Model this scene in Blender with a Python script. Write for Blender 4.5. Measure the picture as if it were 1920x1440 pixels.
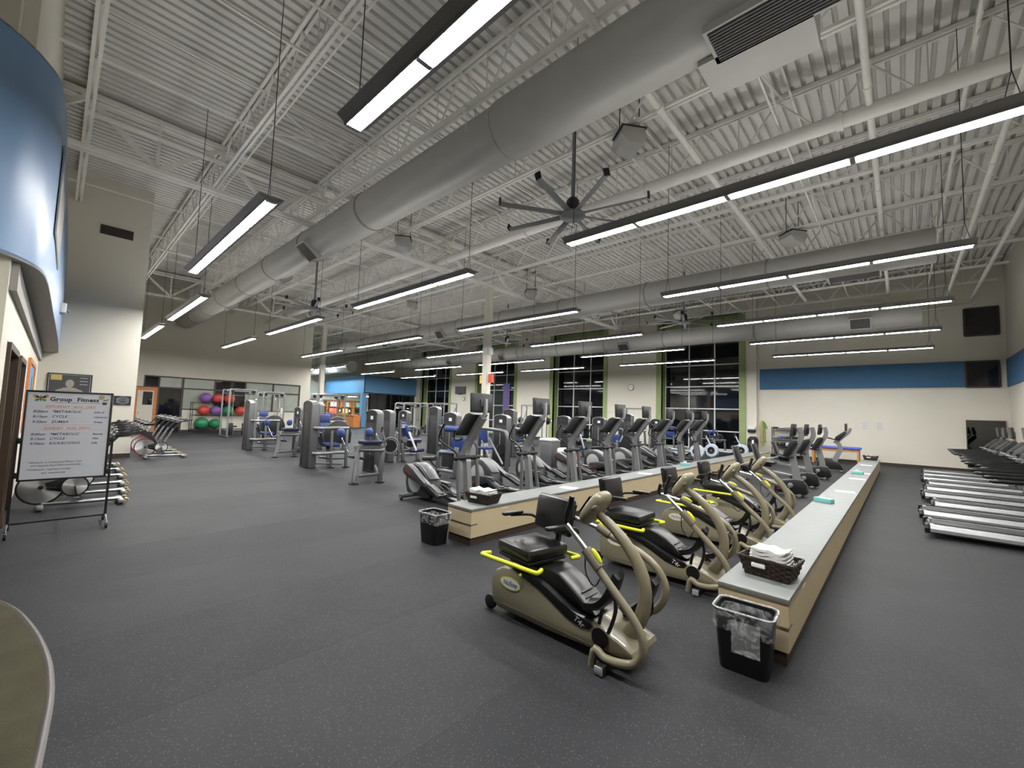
import bpy, bmesh, math, random
from math import sin, cos, pi, radians
from mathutils import Matrix, Vector

for o in list(bpy.data.objects):
    bpy.data.objects.remove(o, do_unlink=True)
SC = bpy.context.scene
COL = SC.collection
random.seed(7)

# ------------------------------------------------------------------ camera
CAM_H = 1.70
cam_d = bpy.data.cameras.new('camera')
cam_d.sensor_width = 36.0
cam_d.lens = 36.0 * 790.4 / 1920.0
cam_d.clip_start, cam_d.clip_end = 0.05, 200
cam = bpy.data.objects.new('camera', cam_d)
COL.objects.link(cam)
_yaw, _pit, _rol = radians(42.77), radians(3.993), radians(-1.938)
_f = Vector((-sin(_yaw) * cos(_pit), cos(_yaw) * cos(_pit), sin(_pit)))
_r = Vector((cos(_yaw), sin(_yaw), 0))
_d = _f.cross(_r)
_r2 = cos(_rol) * _r + sin(_rol) * _d
_d2 = -sin(_rol) * _r + cos(_rol) * _d
cam.matrix_world = Matrix(((_r2.x, -_d2.x, -_f.x, 0), (_r2.y, -_d2.y, -_f.y, 0), (_r2.z, -_d2.z, -_f.z, CAM_H), (0, 0, 0, 1)))
SC.camera = cam

# ------------------------------------------------------------------ world (night outside) and exposure
w = bpy.data.worlds.new('night')
SC.world = w
w.use_nodes = True
w.node_tree.nodes['Background'].inputs[0].default_value = (0.10, 0.13, 0.2, 1)
w.node_tree.nodes['Background'].inputs[1].default_value = 0.02
SC.view_settings.view_transform = 'Standard'
SC.view_settings.look = 'None'
SC.view_settings.gamma = 1
SC.view_settings.exposure = 0.0
SC.view_settings.use_curve_mapping = False
SC.cycles.use_denoising = True
SC.cycles.max_bounces = 8
SC.cycles.diffuse_bounces = 4
SC.cycles.glossy_bounces = 4
SC.cycles.transmission_bounces = 6
SC.cycles.caustics_reflective = False
SC.cycles.caustics_refractive = False
SC.cycles.sample_clamp_indirect = 6
TUBE_L, UP_L = 118.0, 9.5       # radiance of the fluorescent tubes and of their uplight slots

# ------------------------------------------------------------------ materials
M = {}
def mat(name, col, rough=0.5, metal=0.0, var=0.0, vscale=6.0, bump=0.0, bscale=60.0, spec=0.5, emit=None, estr=0.0, coat=0.0, alpha=None, trans=0.0):
    m = bpy.data.materials.new(name)
    m.use_nodes = True
    nt = m.node_tree
    b = nt.nodes['Principled BSDF']
    b.inputs['Base Color'].default_value = (*col, 1)
    b.inputs['Roughness'].default_value = rough
    b.inputs['Metallic'].default_value = metal
    b.inputs['Specular IOR Level'].default_value = spec
    if coat: b.inputs['Coat Weight'].default_value = coat
    if trans: b.inputs['Transmission Weight'].default_value = trans
    if alpha is not None: b.inputs['Alpha'].default_value = alpha
    if emit:
        b.inputs['Emission Color'].default_value = (*emit, 1)
        b.inputs['Emission Strength'].default_value = estr
    if var or bump:
        tc = nt.nodes.new('ShaderNodeTexCoord')
    if var:
        n = nt.nodes.new('ShaderNodeTexNoise'); n.inputs['Scale'].default_value = vscale; n.inputs['Detail'].default_value = 5
        nt.links.new(tc.outputs['Object'], n.inputs['Vector'])
        r = nt.nodes.new('ShaderNodeValToRGB')
        r.color_ramp.elements[0].position = 0.3; r.color_ramp.elements[1].position = 0.7
        r.color_ramp.elements[0].color = (*[c * (1 - var) for c in col], 1)
        r.color_ramp.elements[1].color = (*[min(1, c * (1 + var)) for c in col], 1)
        nt.links.new(n.outputs['Fac'], r.inputs['Fac'])
        nt.links.new(r.outputs['Color'], b.inputs['Base Color'])
    if bump:
        n2 = nt.nodes.new('ShaderNodeTexNoise'); n2.inputs['Scale'].default_value = bscale; n2.inputs['Detail'].default_value = 3
        nt.links.new(tc.outputs['Object'], n2.inputs['Vector'])
        bp = nt.nodes.new('ShaderNodeBump'); bp.inputs['Strength'].default_value = bump; bp.inputs['Distance'].default_value = 0.01
        nt.links.new(n2.outputs['Fac'], bp.inputs['Height'])
        nt.links.new(bp.outputs['Normal'], b.inputs['Normal'])
    M[name] = m
    return m

def rubber(name, base, rough):
    m = mat(name, base, rough, spec=0.17)
    nt = m.node_tree; b = nt.nodes['Principled BSDF']
    tc = nt.nodes.new('ShaderNodeTexCoord')
    geo = nt.nodes.new('ShaderNodeNewGeometry')
    v = nt.nodes.new('ShaderNodeTexVoronoi'); v.inputs['Scale'].default_value = 130
    nt.links.new(geo.outputs['Position'], v.inputs['Vector'])
    n = nt.nodes.new('ShaderNodeTexNoise'); n.inputs['Scale'].default_value = 1.3; n.inputs['Detail'].default_value = 8; n.inputs['Roughness'].default_value = 0.65
    nt.links.new(geo.outputs['Position'], n.inputs['Vector'])
    sp = nt.nodes.new('ShaderNodeSeparateColor'); nt.links.new(v.outputs['Color'], sp.inputs['Color'])
    th = nt.nodes.new('ShaderNodeMath'); th.operation = 'GREATER_THAN'; th.inputs[1].default_value = 0.86
    nt.links.new(sp.outputs['Red'], th.inputs[0])
    d = nt.nodes.new('ShaderNodeMath'); d.operation = 'LESS_THAN'; d.inputs[1].default_value = 0.33
    nt.links.new(v.outputs['Distance'], d.inputs[0])
    mu = nt.nodes.new('ShaderNodeMath'); mu.operation = 'MULTIPLY'
    nt.links.new(th.outputs[0], mu.inputs[0]); nt.links.new(d.outputs[0], mu.inputs[1])
    r = nt.nodes.new('ShaderNodeValToRGB')
    r.color_ramp.elements[0].position = 0.3; r.color_ramp.elements[0].color = (*[c * 0.82 for c in base], 1)
    r.color_ramp.elements[1].position = 0.72; r.color_ramp.elements[1].color = (*[c * 1.18 for c in base], 1)
    nt.links.new(n.outputs['Fac'], r.inputs['Fac'])
    mx = nt.nodes.new('ShaderNodeMix'); mx.data_type = 'RGBA'
    mx.inputs[7].default_value = (0.105, 0.108, 0.116, 1)
    nt.links.new(mu.outputs[0], mx.inputs[0]); nt.links.new(r.outputs['Color'], mx.inputs[6])
    nt.links.new(mx.outputs[2], b.inputs['Base Color'])
    n3 = nt.nodes.new('ShaderNodeTexNoise'); n3.inputs['Scale'].default_value = 260
    nt.links.new(geo.outputs['Position'], n3.inputs['Vector'])
    bp = nt.nodes.new('ShaderNodeBump'); bp.inputs['Strength'].default_value = 0.25; bp.inputs['Distance'].default_value = 0.004
    nt.links.new(n3.outputs['Fac'], bp.inputs['Height']); nt.links.new(bp.outputs['Normal'], b.inputs['Normal'])
    return m

RUB = [rubber('rubber_a', (0.0308, 0.0318, 0.0353), 0.62), rubber('rubber_b', (0.0316, 0.0326, 0.0362), 0.60), rubber('rubber_c', (0.030, 0.031, 0.0345), 0.64)]
mat('cream', (0.72, 0.69, 0.60), 0.6, var=0.03, vscale=0.8, bump=0.08, bscale=90)
mat('cream2', (0.70, 0.665, 0.58), 0.6, var=0.03, vscale=0.8, bump=0.08, bscale=90)
mat('deck_paint', (0.66, 0.65, 0.615), 0.55, var=0.06, vscale=1.5)
mat('steel_paint', (0.80, 0.785, 0.74), 0.5, var=0.05, vscale=3)
mat('duct_paint', (0.38, 0.375, 0.35), 0.42, var=0.04, vscale=2)
mat('duct_ring', (0.26, 0.25, 0.23), 0.5)
mat('blue_paint', (0.19, 0.33, 0.55), 0.38, var=0.03, vscale=1)
mat('band_blue', (0.045, 0.13, 0.25), 0.75, var=0.05, vscale=3, bump=0.1, bscale=200)
mat('soffit_blue', (0.12, 0.29, 0.52), 0.5, var=0.03)
mat('soffit_grey', (0.36, 0.35, 0.33), 0.7)
mat('green_paint', (0.29, 0.36, 0.155), 0.55, var=0.04, vscale=2)
mat('white_frame', (0.78, 0.79, 0.80), 0.4)
mat('night_glass', (0.006, 0.007, 0.010), 0.04, spec=0.55)
mat('blind_glass', (0.40, 0.44, 0.38), 0.18, var=0.08, vscale=2)
mat('brown_frame', (0.055, 0.035, 0.022), 0.45)
mat('door_wood', (0.030, 0.019, 0.014), 0.4, var=0.2, vscale=8)
mat('orange_wood', (0.62, 0.21, 0.055), 0.45, var=0.08, vscale=5)
mat('carpet', (0.052, 0.047, 0.023), 0.95, var=0.18, vscale=5, bump=0.5, bscale=220)
mat('carpet_trim', (0.065, 0.052, 0.046), 0.4)
mat('base_trim', (0.045, 0.033, 0.024), 0.5)
mat('laminate', (0.19, 0.202, 0.198), 0.5, var=0.03, vscale=7)
mat('beige_panel', (0.52, 0.43, 0.275), 0.5, var=0.03, vscale=4)
mat('seam_dark', (0.10, 0.075, 0.05), 0.6)
mat('toe_kick', (0.045, 0.030, 0.020), 0.5)
mat('black_plastic', (0.0085, 0.0085, 0.0095), 0.4, var=0.15, vscale=9, spec=0.4)
mat('black_gloss', (0.007, 0.007, 0.008), 0.30)
mat('black_vinyl', (0.007, 0.007, 0.008), 0.28, bump=0.12, bscale=150)
mat('black_metal', (0.010, 0.010, 0.011), 0.4)
mat('charcoal', (0.026, 0.027, 0.030), 0.45, var=0.08, vscale=6)
mat('screen_back', (0.020, 0.021, 0.023), 0.45)
mat('tower_grey', (0.034, 0.035, 0.038), 0.45, var=0.06, vscale=4)
mat('tower_dark', (0.016, 0.0165, 0.018), 0.4)
mat('silver', (0.245, 0.252, 0.26), 0.35, metal=0.4, var=0.03, vscale=5)
mat('frame_grey', (0.115, 0.118, 0.122), 0.36, metal=0.35)
mat('chrome', (0.72, 0.73, 0.74), 0.16, metal=0.95)
mat('brushed', (0.42, 0.43, 0.43), 0.28, metal=0.95)
mat('mid_grey', (0.11, 0.113, 0.118), 0.45)
mat('light_grey', (0.34, 0.35, 0.36), 0.45)
mat('tan', (0.235, 0.21, 0.142), 0.36, var=0.04, vscale=8, coat=0.2)
mat('tan_dark', (0.17, 0.15, 0.105), 0.4)
mat('lime', (0.72, 0.76, 0.03), 0.4)
mat('blue_vinyl', (0.030, 0.058, 0.215), 0.38, bump=0.1, bscale=120)
mat('navy_vinyl', (0.011, 0.015, 0.055), 0.35, bump=0.1, bscale=120)
mat('ink_black', (0.02, 0.02, 0.025), 0.6)
mat('ink_blue', (0.08, 0.09, 0.19), 0.6)
mat('ink_red', (0.62, 0.28, 0.24), 0.6)
mat('ink_grey', (0.22, 0.23, 0.26), 0.6)
mat('logo_red', (0.62, 0.06, 0.03), 0.4)
mat('logo_white', (0.80, 0.80, 0.78), 0.4)
mat('board_white', (0.60, 0.62, 0.67), 0.28)
mat('paper', (0.86, 0.86, 0.84), 0.8)
mat('towel', (0.84, 0.84, 0.82), 0.95, bump=0.5, bscale=120)
mat('wicker', (0.030, 0.018, 0.012), 0.55, var=0.3, vscale=30)
mat('teal_box', (0.20, 0.56, 0.54), 0.5)
mat('bag', (0.85, 0.86, 0.88), 0.25, trans=0.0, alpha=0.18)
mat('bag_thick', (0.85, 0.86, 0.88), 0.3, alpha=0.40)
mat('grille_dark', (0.035, 0.034, 0.034), 0.6)
mat('grille_slat', (0.16, 0.15, 0.145), 0.5)
mat('lamp_grey', (0.22, 0.215, 0.22), 0.4)
mat('mirror', (0.06, 0.06, 0.06), 0.02, metal=1.0)
mat('fan_grey', (0.17, 0.17, 0.175), 0.4)
mat('ball_red', (0.62, 0.08, 0.06), 0.35)
mat('ball_purple', (0.26, 0.13, 0.44), 0.35)
mat('ball_green', (0.03, 0.24, 0.11), 0.35)
mat('rim_red', (0.16, 0.012, 0.012), 0.35)
mat('gold', (0.45, 0.36, 0.20), 0.35, metal=0.6)
mat('rower_blue', (0.52, 0.58, 0.68), 0.4)
mat('yellow_band', (0.50, 0.42, 0.06), 0.6)
mat('green_band', (0.10, 0.28, 0.06), 0.6)
mat('sign_red', (0.80, 0.12, 0.06), 0.5)
mat('sign_yellow', (0.85, 0.55, 0.15), 0.5)
mat('cork', (0.42, 0.25, 0.12), 0.8, var=0.2, vscale=20)
mat('poster_blue', (0.06, 0.32, 0.72), 0.5)
mat('poster_dark', (0.045, 0.048, 0.052), 0.45)
mat('skin_grey', (0.30, 0.27, 0.24), 0.6)
mat('gold_label', (0.50, 0.40, 0.12), 0.5)
mat('table_blue', (0.06, 0.11, 0.55), 0.45)
mat('wood_light', (0.50, 0.26, 0.09), 0.5, var=0.1, vscale=9)
mat('red_tub', (0.50, 0.06, 0.03), 0.5)
mat('treadbelt', (0.028, 0.028, 0.030), 0.6, var=0.1, vscale=30)
mat('rail_silver', (0.46, 0.47, 0.48), 0.38, metal=0.2, var=0.05, vscale=10)
mat('tube_lit', (0.9, 0.9, 0.9), 0.5, emit=(1.0, 0.985, 0.955), estr=TUBE_L)
mat('uplight', (0.9, 0.9, 0.9), 0.5, emit=(1.0, 0.985, 0.955), estr=UP_L)
mat('tube_cool', (0.9, 0.9, 0.9), 0.5, emit=(0.75, 0.95, 1.0), estr=190.0)
mat('neon_red', (0.3, 0.02, 0.04), 0.5, emit=(1.0, 0.10, 0.20), estr=0.16)
mat('neon_blue', (0.05, 0.07, 0.2), 0.5, emit=(0.25, 0.38, 1.0), estr=0.10)

for _n, _lo, _hi in (('bag', .05, .42), ('bag_thick', .22, .62)):
    _t = M[_n].node_tree; _o = _t.nodes.new('ShaderNodeTexCoord'); _w = _t.nodes.new('ShaderNodeTexNoise')
    _w.inputs['Scale'].default_value = 14; _w.inputs['Detail'].default_value = 4; _w.inputs['Distortion'].default_value = 1.6
    _m = _t.nodes.new('ShaderNodeMapRange'); _m.inputs[1].default_value = .42; _m.inputs[2].default_value = .66; _m.inputs[3].default_value = _lo; _m.inputs[4].default_value = _hi
    _t.links.new(_o.outputs['Object'], _w.inputs['Vector']); _t.links.new(_w.outputs['Fac'], _m.inputs[0]); _t.links.new(_m.outputs[0], _t.nodes['Principled BSDF'].inputs['Alpha'])
sp_ = mat('spun', (0.60, 0.61, 0.61), 0.34, metal=1.0)
_b = sp_.node_tree.nodes['Principled BSDF']; _b.inputs['Anisotropic'].default_value = 0.9
_t = sp_.node_tree.nodes.new('ShaderNodeTangent'); _t.direction_type = 'RADIAL'; _t.axis = 'X'
sp_.node_tree.links.new(_t.outputs['Tangent'], _b.inputs['Tangent'])

# ------------------------------------------------------------------ mesh helpers
def catmull(pts, k=5):
    P = [Vector(p) for p in pts]
    if len(P) < 3: return P
    out = []
    for i in range(len(P) - 1):
        p0 = P[i - 1] if i > 0 else P[i] * 2 - P[i + 1]
        p1, p2 = P[i], P[i + 1]
        p3 = P[i + 2] if i + 2 < len(P) else P[i + 1] * 2 - P[i]
        for j in range(k):
            t = j / k
            out.append(0.5 * ((2 * p1) + (p2 - p0) * t + (2 * p0 - 5 * p1 + 4 * p2 - p3) * t * t + (3 * p1 - p0 - 3 * p2 + p3) * t ** 3))
    out.append(P[-1])
    return out

def rect_frame(d, up=(0, 0, 1)):
    d = Vector(d).normalized(); u = Vector(up)
    if abs(d.dot(u)) > 0.98: u = Vector((1, 0, 0))
    s = d.cross(u).normalized(); n = s.cross(d)
    return d, s, n

class MB:
    def __init__(self): self.v = []; self.f = []
    def add(self, vs, fs, T=None):
        b = len(self.v)
        self.v += [tuple(T @ Vector(p)) if T else tuple(p) for p in vs]
        self.f += [tuple(i + b for i in f) for f in fs]
        return self
    def box(self, c, s, bev=0.0, R=None):
        hx, hy, hz = s[0] / 2, s[1] / 2, s[2] / 2
        T = Matrix.Translation(Vector(c)) @ (R.to_4x4() if R is not None else Matrix())
        if bev <= 0:
            vs = [(x, y, z) for x in (-hx, hx) for y in (-hy, hy) for z in (-hz, hz)]
            fs = [(0, 1, 3, 2), (4, 6, 7, 5), (0, 4, 5, 1), (2, 3, 7, 6), (0, 2, 6, 4), (1, 5, 7, 3)]
            return self.add(vs, fs, T)
        bm = bmesh.new(); bmesh.ops.create_cube(bm, size=1)
        for v in bm.verts: v.co = Vector((v.co.x * s[0], v.co.y * s[1], v.co.z * s[2]))
        bmesh.ops.bevel(bm, geom=bm.edges[:], offset=min(bev, 0.49 * min(s)), segments=2, affect='EDGES', profile=0.5)
        return self.bm(bm, T)
    def bm(self, bm, T=None):
        bm.verts.index_update()
        self.add([v.co[:] for v in bm.verts], [[v.index for v in f.verts] for f in bm.faces], T)
        bm.free(); return self
    def bar(self, p0, p1, w, h, up=(0, 0, 1), bev=0.0):
        p0, p1 = Vector(p0), Vector(p1)
        d, s, n = rect_frame(p1 - p0, up)
        R = Matrix((d, s, n)).transposed()
        return self.box((p0 + p1) / 2, ((p1 - p0).length, w, h), bev, R)
    def tube(self, pts, r, n=8, smooth=0, closed=False):
        P = catmull(pts, smooth) if smooth else [Vector(p) for p in pts]
        N = len(P); rr = r if isinstance(r, (list, tuple)) else [r] * N
        if len(rr) != N: rr = [rr[min(len(rr) - 1, int(i / max(1, N - 1) * (len(rr) - 1) + 0.5))] for i in range(N)]
        T = [(P[(i + 1) % N if closed else min(i + 1, N - 1)] - P[(i - 1) % N if closed else max(i - 1, 0)]).normalized() for i in range(N)]
        u = Vector((0, 0, 1)) if abs(T[0].z) < 0.9 else Vector((0, 1, 0))
        nrm = (u - T[0] * u.dot(T[0])).normalized()
        vs, fs = [], []
        for i in range(N):
            nrm = (nrm - T[i] * nrm.dot(T[i])).normalized(); b = T[i].cross(nrm)
            for j in range(n):
                a = 2 * pi * j / n
                vs.append(P[i] + (nrm * cos(a) + b * sin(a)) * rr[i])
        for i in range(N if closed else N - 1):
            for j in range(n):
                k = (i + 1) % N
                fs.append((i * n + j, i * n + (j + 1) % n, k * n + (j + 1) % n, k * n + j))
        if not closed:
            fs.append(tuple(reversed(range(n)))); fs.append(tuple((N - 1) * n + j for j in range(n)))
        return self.add(vs, fs)
    def flat(self, pts, w, h, up=(0, 1, 0), smooth=0):
        """a rectangular section swept along pts; w across `up`-normal, h along up"""
        P = catmull(pts, smooth) if smooth else [Vector(p) for p in pts]
        N = len(P); U = Vector(up).normalized(); vs, fs = [], []
        ww = w if isinstance(w, (list, tuple)) else [w] * N
        if len(ww) != N: ww = [ww[0] + (ww[-1] - ww[0]) * i / (N - 1) for i in range(N)]
        for i in range(N):
            t = (P[min(i + 1, N - 1)] - P[max(i - 1, 0)]).normalized(); s = t.cross(U).normalized()
            for a, b in ((-1, -1), (1, -1), (1, 1), (-1, 1)):
                vs.append(P[i] + s * a * ww[i] / 2 + U * b * h / 2)
        for i in range(N - 1):
            for j in range(4): fs.append((i * 4 + j, i * 4 + (j + 1) % 4, i * 4 + 4 + (j + 1) % 4, i * 4 + 4 + j))
        fs.append((3, 2, 1, 0)); fs.append(tuple((N - 1) * 4 + j for j in range(4)))
        return self.add(vs, fs)
    def cyl(self, p0, p1, r, n=16, r2=None):
        return self.tube([p0, p1], [r, r if r2 is None else r2], n)
    def lathe(self, prof, c, axis=(0, 0, 1), n=24, arc=2 * pi):
        d, s, m = rect_frame(axis); c = Vector(c); vs, fs = [], []
        full = abs(arc - 2 * pi) < 1e-6; k = n if full else n + 1
        for r, h in prof:
            for j in range(k):
                a = arc * j / n
                vs.append(c + d * h + (s * cos(a) + m * sin(a)) * r)
        for i in range(len(prof) - 1):
            for j in range(n):
                fs.append((i * k + j, i * k + (j + 1) % k, (i + 1) * k + (j + 1) % k, (i + 1) * k + j))
        return self.add(vs, fs)
    def prism(self, poly, a0, a1, axis='y', bev=0.0, smooth=0):
        """poly of (u,v); axis y: (x,z), axis x: (y,z), axis z: (x,y)"""
        if smooth:
            q = [(p[0], p[1], 0) for p in poly]; q = q + [q[0]]
            c = catmull([q[-2]] + q + [q[1]], smooth)[smooth:-smooth - 1]; poly = [(p.x, p.y) for p in c]
        f = {'y': lambda p, t: (p[0], t, p[1]), 'x': lambda p, t: (t, p[0], p[1]), 'z': lambda p, t: (p[0], p[1], t)}[axis]
        n = len(poly)
        bm = bmesh.new()
        A = [bm.verts.new(f(p, a0)) for p in poly]; B = [bm.verts.new(f(p, a1)) for p in poly]
        fa = bm.faces.new(A); fb = bm.faces.new(list(reversed(B)))
        for i in range(n): bm.faces.new((A[i], B[i], B[(i + 1) % n], A[(i + 1) % n]))
        bmesh.ops.recalc_face_normals(bm, faces=bm.faces[:])
        if bev > 0:
            es = [e for e in fa.edges] + [e for e in fb.edges]
            bmesh.ops.bevel(bm, geom=es, offset=bev, segments=2, affect='EDGES', profile=0.5)
        return self.bm(bm)
    def ell(self, c, r, n=16, m=10, R=None, p=1.0):
        vs, fs = [], []
        sg = lambda x: math.copysign(abs(x) ** p, x)
        T = Matrix.Translation(Vector(c)) @ (R.to_4x4() if R is not None else Matrix())
        for i in range(m + 1):
            t = pi * i / m - pi / 2
            for j in range(n):
                a = 2 * pi * j / n
                vs.append((r[0] * sg(cos(t)) * sg(cos(a)), r[1] * sg(cos(t)) * sg(sin(a)), r[2] * sg(sin(t))))
        for i in range(m):
            for j in range(n): fs.append((i * n + j, i * n + (j + 1) % n, i * n + n + (j + 1) % n, i * n + n + j))
        return self.add(vs, fs, T)
    def quad(self, a, b, c, d): return self.add([a, b, c, d], [(0, 1, 2, 3)])
    def xf(self, T):
        self.v = [tuple(T @ Vector(p)) for p in self.v]; return self
    def mesh(self, name, m, ang=0.7):
        me = bpy.data.meshes.new(name)
        me.from_pydata(self.v, [], self.f)
        bm = bmesh.new(); bm.from_mesh(me)
        bmesh.ops.recalc_face_normals(bm, faces=bm.faces[:])
        bm.to_mesh(me); bm.free()
        me.polygons.foreach_set('use_smooth', [True] * len(me.polygons))
        me.set_sharp_from_angle(angle=ang)
        me.materials.append(M[m] if isinstance(m, str) else m)
        return me
    def build(self, name, m, parent=None, ang=0.7):
        return link(name, self.mesh(name, m, ang), parent)

def link(name, data, parent=None, loc=None, rz=0):
    o = bpy.data.objects.new(name, data); COL.objects.link(o)
    if parent is not None: o.parent = parent
    if loc is not None: o.location = loc
    if rz: o.rotation_euler = (0, 0, rz)
    return o
def tag(o, label, cat, group=None):
    o['label'] = label; o['category'] = cat
    if group: o['group'] = group
    return o
def thing(name, label, cat, loc=(0, 0, 0), rz=0, group=None):
    return tag(link(name, None, None, loc, rz), label, cat, group)
def structure(o): o['kind'] = 'structure'; return o
def copy_tree(o, parent=None):
    c = o.copy(); COL.objects.link(c); c.parent = parent
    for ch in o.children: copy_tree(ch, c)
    return c
def put(proto, used, loc, rz, label, group=None):
    """the first placement moves the prototype itself, later ones copy it with its parts"""
    o = copy_tree(proto) if used else proto
    o.location = loc; o.rotation_euler = (0, 0, rz); o['label'] = label
    if group: o['group'] = group
    return o
def text(name, s, size, m, parent, loc, rot, shear=0.0, depth=0.0012, align='LEFT', space=1.0, bold=0.0):
    c = bpy.data.curves.new(name, 'FONT'); c.body = s; c.size = size; c.shear = shear; c.extrude = depth; c.align_x = align; c.space_character = space
    c.resolution_u = 3; c.offset = bold
    t = bpy.data.objects.new('tmp', c); COL.objects.link(t)
    me = bpy.data.meshes.new_from_object(t.evaluated_get(bpy.context.evaluated_depsgraph_get()))
    bpy.data.objects.remove(t)
    me.materials.clear(); me.materials.append(M[m])
    o = link(name, me, parent, loc); o.rotation_euler = rot
    return o
RX = lambda a: Matrix.Rotation(a, 3, 'X')
RY = lambda a: Matrix.Rotation(a, 3, 'Y')
RZ = lambda a: Matrix.Rotation(a, 3, 'Z')
# ================================================================== the room
XL, XR, Y0, YB, DECK = -46.0, 3.05, -8.0, 24.7, 8.2
YD, XP, XF = -0.36, -17.0, -30.5            # door wall, poster wall, far studio wall

fl = structure(MB().box(((XL + XR) / 2, (Y0 + YB) / 2, -0.11), (XR - XL, YB - Y0 + 1.2, 0.2)).build('floor', RUB[2]))
meshes = [MB().box((0, (Y0 + YB) / 2, -0.006), (1.219, YB - Y0, 0.012)).mesh('rubber_roll', r) for r in RUB]
i = 0; x = XR - 0.61
while x > XL:
    link('rubber_roll', meshes[(0, 1, 0, 2, 1, 2, 0, 2, 1)[i % 9]], fl, (x, 0, 0)); x -= 1.22; i += 1

# curved carpet of the lobby, with its metal trim
edge = [(-6.2, -0.50), (-5.9, -0.32), (-5.6, -0.19), (-5.25, -0.07), (-4.80, 0.026), (-4.42, 0.083), (-4.08, 0.117), (-3.76, 0.128), (-3.51, 0.124), (-3.25, 0.108), (-3.02, 0.092), (-2.75, 0.07), (-2.3, 0.01), (-1.8, -0.10), (-1.2, -0.30), (-0.4, -0.70), (0.6, -1.35), (1.8, -2.4)]
ce = [(p.x, p.y) for p in catmull([(a, b, 0) for a, b in edge], 4)]
structure(MB().prism([(a, b - 0.038) for a, b in ce] + [(1.8, -7.9), (-6.2, -7.9)], 0.0, 0.007, 'z').build('floor_carpet', 'carpet'))
tr = MB()
for (a, b), (c, d) in zip(ce, ce[1:]):
    tr.add([(a, b, 0.0), (c, d, 0.0), (c, d - 0.012, 0.010), (a, b - 0.012, 0.010), (c, d - 0.028, 0.011), (a, b - 0.028, 0.011), (c, d - 0.04, 0.006), (a, b - 0.04, 0.006)], [(0, 1, 2, 3), (3, 2, 4, 5), (5, 4, 6, 7)])
structure(tr.build('trim_1', 'carpet_trim'))

def wallbox(name, x0, x1, y0, y1, z0, z1, m='cream'):
    return structure(MB().box(((x0 + x1) / 2, (y0 + y1) / 2, (z0 + z1) / 2), (x1 - x0, y1 - y0, z1 - z0)).build(name, m))
# door wall with two door openings
doors = [(-8.05, -6.55), (-9.95, -8.55)]
wl = MB()
xs = [XP] + [v for d in sorted(doors) for v in d] + [-5.9]
for a, b in zip(xs[::2], xs[1::2]): wl.box(((a + b) / 2, YD - 0.1, DECK / 2), (b - a, 0.2, DECK))
for a, b in doors: wl.box(((a + b) / 2, YD - 0.1, (2.26 + DECK) / 2), (b - a, 0.2, DECK - 2.26))
wl.box((-5.9 + 0.1, (YD - 0.2 + Y0) / 2, DECK / 2), (0.2, -(Y0 - YD), DECK))
structure(wl.build('wall_left', 'cream'))
for k, (a, b) in enumerate(doors):
    d = structure(MB().box(((a + b) / 2, YD - 0.13, 1.09), (b - a - 0.12, 0.045, 2.16)).build('door_%d' % (k + 1), 'door_wood'))
    MB().box((a + 0.03, YD - 0.07, 1.12), (0.06, 0.2, 2.24)).box((b - 0.03, YD - 0.07, 1.12), (0.06, 0.2, 2.24)).box(((a + b) / 2, YD - 0.07, 2.215), (b - a - 0.12, 0.2, 0.07)).build('door_frame', 'brown_frame', d)
    MB().cyl((a + 0.2, YD - 0.105, 1.0), (a + 0.2, YD - 0.06, 1.0), 0.012).bar((a + 0.2, YD - 0.05, 1.0), (a + 0.34, YD - 0.05, 1.0), 0.018, 0.02).build('door_handle', 'brushed', d)
# poster wall (stub wall that ends at the bikes) and the wall behind the bikes
structure(MB().box((XP - 0.1, (YD + 1.65) / 2, DECK / 2), (0.2, 1.65 - YD, DECK)).box(((XP - 0.2 + XF) / 2, 1.55, DECK / 2), (XP - 0.2 - XF, 0.2, DECK)).build('wall_left_return', 'cream2'))
structure(MB().box((XP + 0.008, (YD + 1.65) / 2, 0.065), (0.016, 1.65 - YD, 0.13)).box(((XP - 0.2 + XF) / 2, 1.658, 0.065), (XP - 0.2 - XF, 0.016, 0.13)).build('baseboard_left', 'base_trim'))
# far studio wall with the strip of windows
fw = MB()
def fbox(y0, y1, z0, z1): fw.box((XF - 0.1, (y0 + y1) / 2, (z0 + z1) / 2), (0.2, y1 - y0, z1 - z0))
fbox(1.65, 2.85, 0, DECK); fbox(11.46, 12.1, 0, DECK); fbox(2.85, 11.46, 3.14, DECK); fbox(5.0, 11.46, 0, 1.27); fbox(2.85, 3.25, 2.5, 3.14)
fw.box(((XF - 0.2 + XL) / 2, 12.0, DECK / 2), (XF - 0.2 - XL, 0.2, DECK))
structure(fw.build('wall_far', 'cream'))
structure(MB().box((XF + 0.008, 8.53, 0.06), (0.016, 7.1, 0.12)).build('baseboard_far', 'base_trim'))
wn = structure(MB().box((XF - 0.05, 7.355, 3.1), (0.12, 8.21, 0.07)).build('window_5', 'brown_frame'))
for a, b, z0, z1 in [(3.25, 3.31, 2.5, 3.07), (3.87, 3.95, 0, 3.07), (4.93, 5.03, 0, 3.07), (6.5, 6.58, 1.27, 3.07), (8.11, 8.19, 1.27, 3.07), (9.72, 9.80, 1.27, 3.07), (11.40, 11.46, 1.27, 3.07)]:
    MB().box((XF - 0.05, (a + b) / 2, (z0 + z1) / 2), (0.12, b - a, z1 - z0)).build('mullion', 'brown_frame', wn)
MB().box((XF - 0.05, 7.38, 2.5), (0.11, 8.1, 0.07)).build('transom', 'brown_frame', wn)
MB().box((XF - 0.05, 8.2, 1.3), (0.12, 6.45, 0.06)).build('sill', 'brown_frame', wn)
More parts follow.
